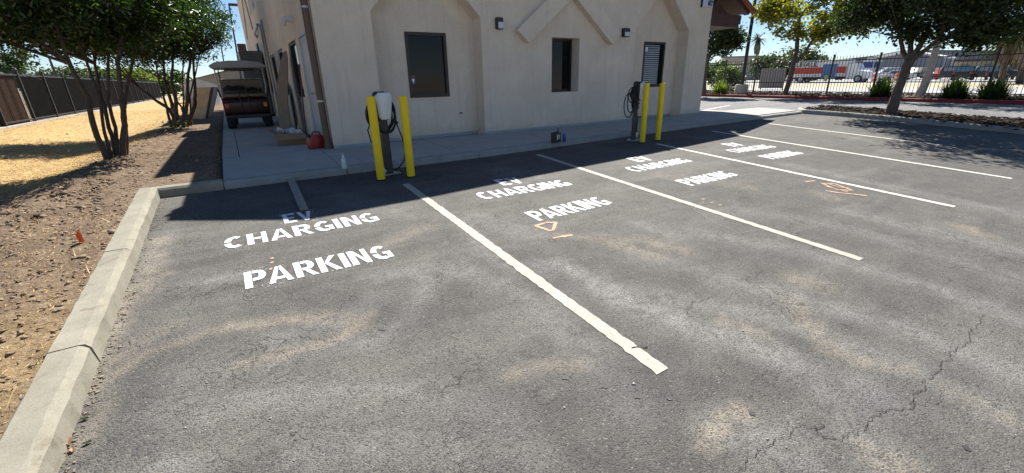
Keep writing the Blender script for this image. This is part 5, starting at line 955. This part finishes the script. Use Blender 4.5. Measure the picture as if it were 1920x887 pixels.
# moving truck, side on, nose to the right... nose hidden behind the pickup
x, y, z = far((1535, 153), 69); MT = thing('moving_truck', 'white and orange moving truck standing side on beyond the fence', 'truck', (x, y, z), math.pi+.0)
TW = Matrix.Rotation(-math.pi/2, 4, 'Z'); L_ = float(abs(onx(1482, 130, 69)[1]-onx(1585, 130, 69)[1])); HB = float(onx(1535, 114, 69)[2])-z
MB().bbox((-1.15, -L_/2, .75), (1.15, L_/2, HB), .03).build('box_body', 'white_wall', MT, **k_)
MB().box((1.152, -L_/2+.02, HB-1.65), (1.17, L_/2-.02, HB-.85)).build('orange_stripe', 'truck_orange', MT, **k_); MB().box((-1.17, -L_/2+.02, HB-1.65), (-1.152, L_/2-.02, HB-.85)).build('orange_stripe', 'truck_orange', MT, **k_); MB().box((1.172, L_*.10, HB-2.3), (1.185, L_*.34, HB-.5)).build('blue_picture', 'truck_blue', MT, **k_)
MB().box((-1.185, L_*.02, HB-2.3), (-1.172, L_*.33, HB-.5)).build('blue_picture', 'truck_blue', MT, **k_); MB().box((1.187, L_*.16, HB-2.6), (1.2, L_*.22, HB-1.9)).build('green_mark', 'lime', MT, **k_)
cu = bpy.data.curves.new('truck_letters', 'FONT'); cu.body = 'UHAUL'; cu.size = .85; cu.extrude = .004; cu.offset = .01; cu.align_x = 'CENTER'; tmp = bpy.data.objects.new('truck_letters', cu); C.objects.link(tmp); bpy.context.view_layer.update(); me = bpy.data.meshes.new_from_object(tmp); bpy.data.objects.remove(tmp)
to = finish(me, 'truck_letters', 'ink', MT); to.rotation_euler = (math.pi/2, 0, -math.pi/2); to.rotation_euler = (math.pi/2, 0, math.pi/2); to.location = (1.175, -L_*.2, HB-.78)
MB().prism([(L_/2+.02, .5), (L_/2+.02, 2.3), (L_/2+.9, 2.25), (L_/2+1.4, 1.5), (L_/2+2.2, 1.3), (L_/2+2.3, .5)], 'x', -1.0, 1.0, None).build('cab', 'car_white', MT, bevel=.05, **k_)
for sx in (-1, 1):
    for yy_ in (-L_*.28, L_/2+1.4): wheel(MT, sx*.95, yy_, .45, .28)
MB().box((-.5, -L_/2, .45), (.5, L_/2+.3, .74)).build('chassis', 'black_plastic', MT, **k_)
# siding screen by the fence
a = onx(1424, 156, 40); b = onx(1470, 156, 40); T = thing('siding_screen', 'ribbed grey metal screen panel standing beyond the iron fence', 'screen', (40, float((a[1]+b[1])/2), .47)); wd = abs(a[1]-b[1]); zt = float(onx(1445, 128, 40)[2])-.47; nr = 13
rb = MB().prism([(-.04, -wd/nr*.5+.01), (.02, -wd/nr*.5+.01), (.05, -.05), (.05, .05), (.02, wd/nr*.5-.01), (-.04, wd/nr*.5-.01)], 'z', .12, zt).build('panel', 'siding', T, **k_)
for k in range(nr): o = rb if k == 0 else rb.copy(); (k and C.objects.link(o)); o.location = (0, -wd/2+wd/nr*(k+.5), 0)
for s_ in (-1, 1): MB().box((.06, s_*wd*.45-.04, 0), (.14, s_*wd*.45+.04, zt)).build('post', 'pole_dark', T, **k_)
# blue kiosk, canopy, cones
x, y, z = far((1628, 148), 118); T = thing('blue_kiosk', 'blue and white ticket kiosk in the far yard', 'kiosk', (x, y, z)); MB().bbox((-1, -1.1, 0), (1, 1.1, 2.1), .02).build('booth', 'white_wall', T, **k_); MB().bbox((-1.05, -1.15, 2.1), (1.05, 1.15, 3.3), .02).build('upper_panel', 'sign_blue', T, **k_); MB().bbox((-1.2, -1.3, 3.3), (1.2, 1.3, 3.6), .03).build('roof', 'white_wall', T, **k_); MB().bbox((-.6, -.5, 3.6), (.6, .9, 4.1), .03).build('roof_unit', 'white_wall', T, **k_)
x, y, z = far((1690, 148), 95); T = thing('white_canopy', 'white sloped canopy roof behind the parked cars', 'canopy', (x, y, z)); MB().prism([(-5.5, 2.9), (0, 4.2), (4, 3.6), (4, 3.8), (0, 4.45), (-5.5, 3.1)], 'x', -2, 2).build('roof', 'white_wall', T, **k_)
for sx in (-1.8, 1.8):
    for sy in (-5.2, 3.7): MB().box((sx-.06, sy-.06, 0), (sx+.06, sy+.06, 3.1 if sy < 0 else 3.62)).build('post', 'steel', T, **k_)
for px, lab in (((1638, 153), 'orange safety barrel left of the white suv'), ((1681, 153), 'orange safety barrel by the leaning trunk')):
    x, y, z = far(px, 78, .48); T = thing('safety_barrel', lab, 'barrel', (x, y, z), 0, 'orange barrels'); MB().lathe([(.32, 0), (.30, .1), (.28, .5), (.24, 1.0), (.18, 1.02)], n=12).build('drum', 'flag_orange', T, True, **k_); MB().lathe([(.292, .35), (.272, .6)], n=12).build('band', 'white_plastic', T, True, **k_)
# buildings far behind
def slab_building(name, label, X, pts_top, px0, px1, wall, roofm, dep=20, nwin=0):
    ya, yb = float(onx(px0, 140, X)[1]), float(onx(px1, 140, X)[1]); T = thing(name, label, 'building', (X, (ya+yb)/2, .46)); prof_ = []
    for x, y in pts_top: p = onx(x, y, X); prof_.append((float(p[1])-(ya+yb)/2, float(p[2])-.46))
    y0, y1 = prof_[0][0], prof_[-1][0]; MB().prism([(y1, 0)]+prof_[::-1]+[(y0, 0)], 'x', 0, dep).build('wall', wall, T, **k_)
    up_ = [(a, b+.35) for a, b in prof_]; MB().prism(prof_+up_[::-1], 'x', -.4, dep+.4).build('roof_edge', roofm, T, **k_)
    for k in range(nwin):
        t = (k+.5)/nwin; yy0 = y0+(y1-y0)*t; MB().box((-.06, yy0-.6, .0), (-.005, yy0+.6, 2.2)).build('door', 'siding', T, **k_)
    return T
slab_building('warehouse', 'long slate grey warehouse with a shallow gable behind the parked cars', 125, [(1455, 128), (1560, 116), (1740, 97), (1960, 99), (2100, 104)], 1455, 2100, 'wh_wall', 'wh_roof', 60, 5)
slab_building('tan_block', 'flat tan building behind the lamp post', 110, [(1355, 109), (1415, 107)], 1355, 1415, 'tan_wall', 'siding', 25, 2); slab_building('low_block', 'low pale building half behind the corner tree', 120, [(1290, 121), (1356, 120)], 1290, 1356, 'white_wall', 'siding', 20, 2); slab_building('brick_annex', 'low brown annex in front of the warehouse', 115, [(1790, 116), (1880, 114)], 1790, 1880, 'shed_tan', 'brown_wood', 8, 2)
# far trees, palms, poles
def fartree(px, X, rad, hgt, label, mat='leaf_far', n=45, name='distant_tree', group='distant trees'):
    p = onx(*px, X); T = thing(name, label, 'tree', (X, p[1], .46), 0, group); zt = float(p[2]); MB().tube([(X, p[1], .4), (X, p[1], zt)], [.2, .12], 7).build('trunk', 'trunk_dark', T)
    crown(T, clumps(n, (X, p[1], zt), (rad, rad, hgt), .3, 1.0), 40, rad*.16, rad*.11+.1, rad*.08+.08, mat)
fartree((1440, 128), 90, 3.2, 2.2, 'bushy far tree right of the tan building'); fartree((1500, 118), 95, 3.6, 2.6, 'far tree behind the fork trunked tree', n=60); fartree((1475, 130), 88, 2.8, 1.6, 'low far bush between two far trees'); fartree((1535, 124), 98, 2.6, 2.0, 'far tree above the moving truck roof'); fartree((1335, 135), 70, 3, 1.8, 'far bush left of the tall dark shrub', 'leaf_shrub'); fartree((1600, 122), 170, 2.0, 1.6, 'tiny far tree top above the warehouse slope')
def farty(px, Y, rad, hgt, label, mat='leaf_far', n=45):
    p = ony(*px, Y); T = thing('distant_tree', label, 'tree', (p[0], Y, .44), 0, 'distant trees'); zt = float(p[2]); MB().tube([(p[0], Y, .4), (p[0], Y, zt)], [.2, .12], 7).build('trunk', 'trunk_dark', T); crown(T, clumps(n, (p[0], Y, zt), (rad, rad, hgt), .3, 1.0), 40, rad*.16, rad*.11+.1, rad*.08+.08, mat)
farty((30, 132), 70, 2.0, 2.2, 'conical far tree above the near end of the black fence', 'leaf_shrub'); farty((125, 148), 90, 2.6, 1.6, 'pale far bush above the fence left of the stems'); farty((250, 150), 100, 3.0, 1.8, 'bright far tree seen between the evergreen stems', 'leaf_lime', 50); farty((190, 152), 110, 5, 1.8, 'far tree clump left of the bright far tree'); farty((300, 152), 110, 5, 2, 'far tree clump right of the bright far tree', 'leaf_shrub')
def palm(px_base, X, px_top, label, skirt=1, tr=.22, fr=2.2, n=46):
    b = onx(*px_base, X); t = onx(*px_top, X); T = thing('palm_tree', label, 'palm', (X, b[1], .46), 0, 'palms'); zt = float(t[2]); dy = float(t[1]-b[1]); m = MB()
    m.tube([(X, b[1], .3), (X, b[1]+dy*.4, .46+(zt-.46)*.4), (X, b[1]+dy, zt)], [tr*1.3, tr, tr*.9], 9); m.build('trunk', 'trunk_grey', T, True)
    V = []; Q = []
    for k in range(n):
        a = random.uniform(0, 6.28); e = random.uniform(-.7, 1.3); l = fr*random.uniform(.75, 1.1); P0 = Vector((X, b[1]+dy, zt))
        for s_ in range(16):
            u = s_/15; base = P0+Vector((math.cos(a)*math.cos(e), math.sin(a)*math.cos(e), math.sin(e)))*l*u*.62+Vector((0, 0, -.25*l*u*u)); 
            aa = a+(u-.5)*0+random.uniform(-.9, .9); d = Vector((math.cos(aa)*math.cos(e-.3), math.sin(aa)*math.cos(e-.3), math.sin(e-.3)))*l*.42; sd_ = Vector((-math.sin(aa), math.cos(aa), 0))*.03*fr/2
            i = len(V); V += [base-sd_, base+sd_, base+d*.6+sd_*.6, base+d+Vector((0, 0, -.1))]; Q.append((i, i+1, i+2, i+3))
    npmesh('fronds', np.array([tuple(v) for v in V]), np.array(Q), 'leaf_mid', T)
    if skirt:
        V = []; Q = []; ns = 900 if skirt > 1.5 else 260
        for k in range(ns):
            a = random.uniform(0, 6.28); u = random.random(); z = zt-u*skirt; yy_ = b[1]+dy*(z-.46)/max(.1, zt-.46); rr = tr*(1.1+1.6*math.sin(math.pi*min(1, (1-u)*.9+.15))*(.5+.5*(1-u))); o_ = Vector((X+math.cos(a)*rr, yy_+math.sin(a)*rr, z)); l = random.uniform(.5, 1.0); sd_ = Vector((-math.sin(a), math.cos(a), 0))*random.uniform(.03, .07)
            e = o_+Vector((math.cos(a)*.12, math.sin(a)*.12, -l)); i = len(V); V += [o_-sd_, o_+sd_, e+sd_*.5+Vector((random.uniform(-.1, .1), random.uniform(-.1, .1), 0)), e-sd_*.5]; Q.append((i, i+1, i+2, i+3))
        npmesh('dead_frond_skirt', np.array([tuple(v) for v in V]), np.array(Q), 'palm_skirt', T)
palm((1880, 150), 58, (1896, 50), 'stout skirted palm at the right edge beyond the fence', 2.2, .20, 3); palm((1915, 150), 57, (1926, 55), 'skirted palm cut by the right frame edge', 2.2, .20, 3); palm((1416, 140), 130, (1422, 72), 'thin tall palm far behind the lamp post', 3.5, .30, 2.6, 40)
def pole(px0, px1, D, label, r=.09, name='utility_pole', axis='y', arm=0):
    f_ = ony if axis == 'y' else onx; a = f_(*px0, D); b = f_(*px1, D); T = thing(name, label, 'pole', (a[0], a[1], .45)); MB().tube([(0, 0, 0), (float(b[0]-a[0]), float(b[1]-a[1]), float(b[2])-.45)], [r, r*.7], 7).build('shaft', 'pole_dark', T, True, **k_)
    if arm: MB().bbox((float(b[0]-a[0])-.02, float(b[1]-a[1])-.1, float(b[2])-.55), (float(b[0]-a[0])+arm, float(b[1]-a[1])+.1, float(b[2])-.38), .02).build('lamp_arm', 'pole_dark', T, **k_)
pole((450, 150), (429, 8), 40, 'thin lamp pole rising behind the building', .07, 'yard_lamp', arm=1.6); pole((424, 155), (413, 76), 75, 'thin far pole right of the evergreen crown', .10); pole((115, 165), (92, 108), 60, 'dark far pole behind the black fence left of the stems', .13); pole((165, 165), (146, 128), 90, 'short far pole above the fence behind the stems', .1)
pole((1541, 130), (1543, 95), 150, 'thin antenna mast left on the warehouse', .07, 'antenna_mast', 'x'); pole((1566, 130), (1568, 98), 150, 'thin antenna mast right on the warehouse', .07, 'antenna_mast', 'x')
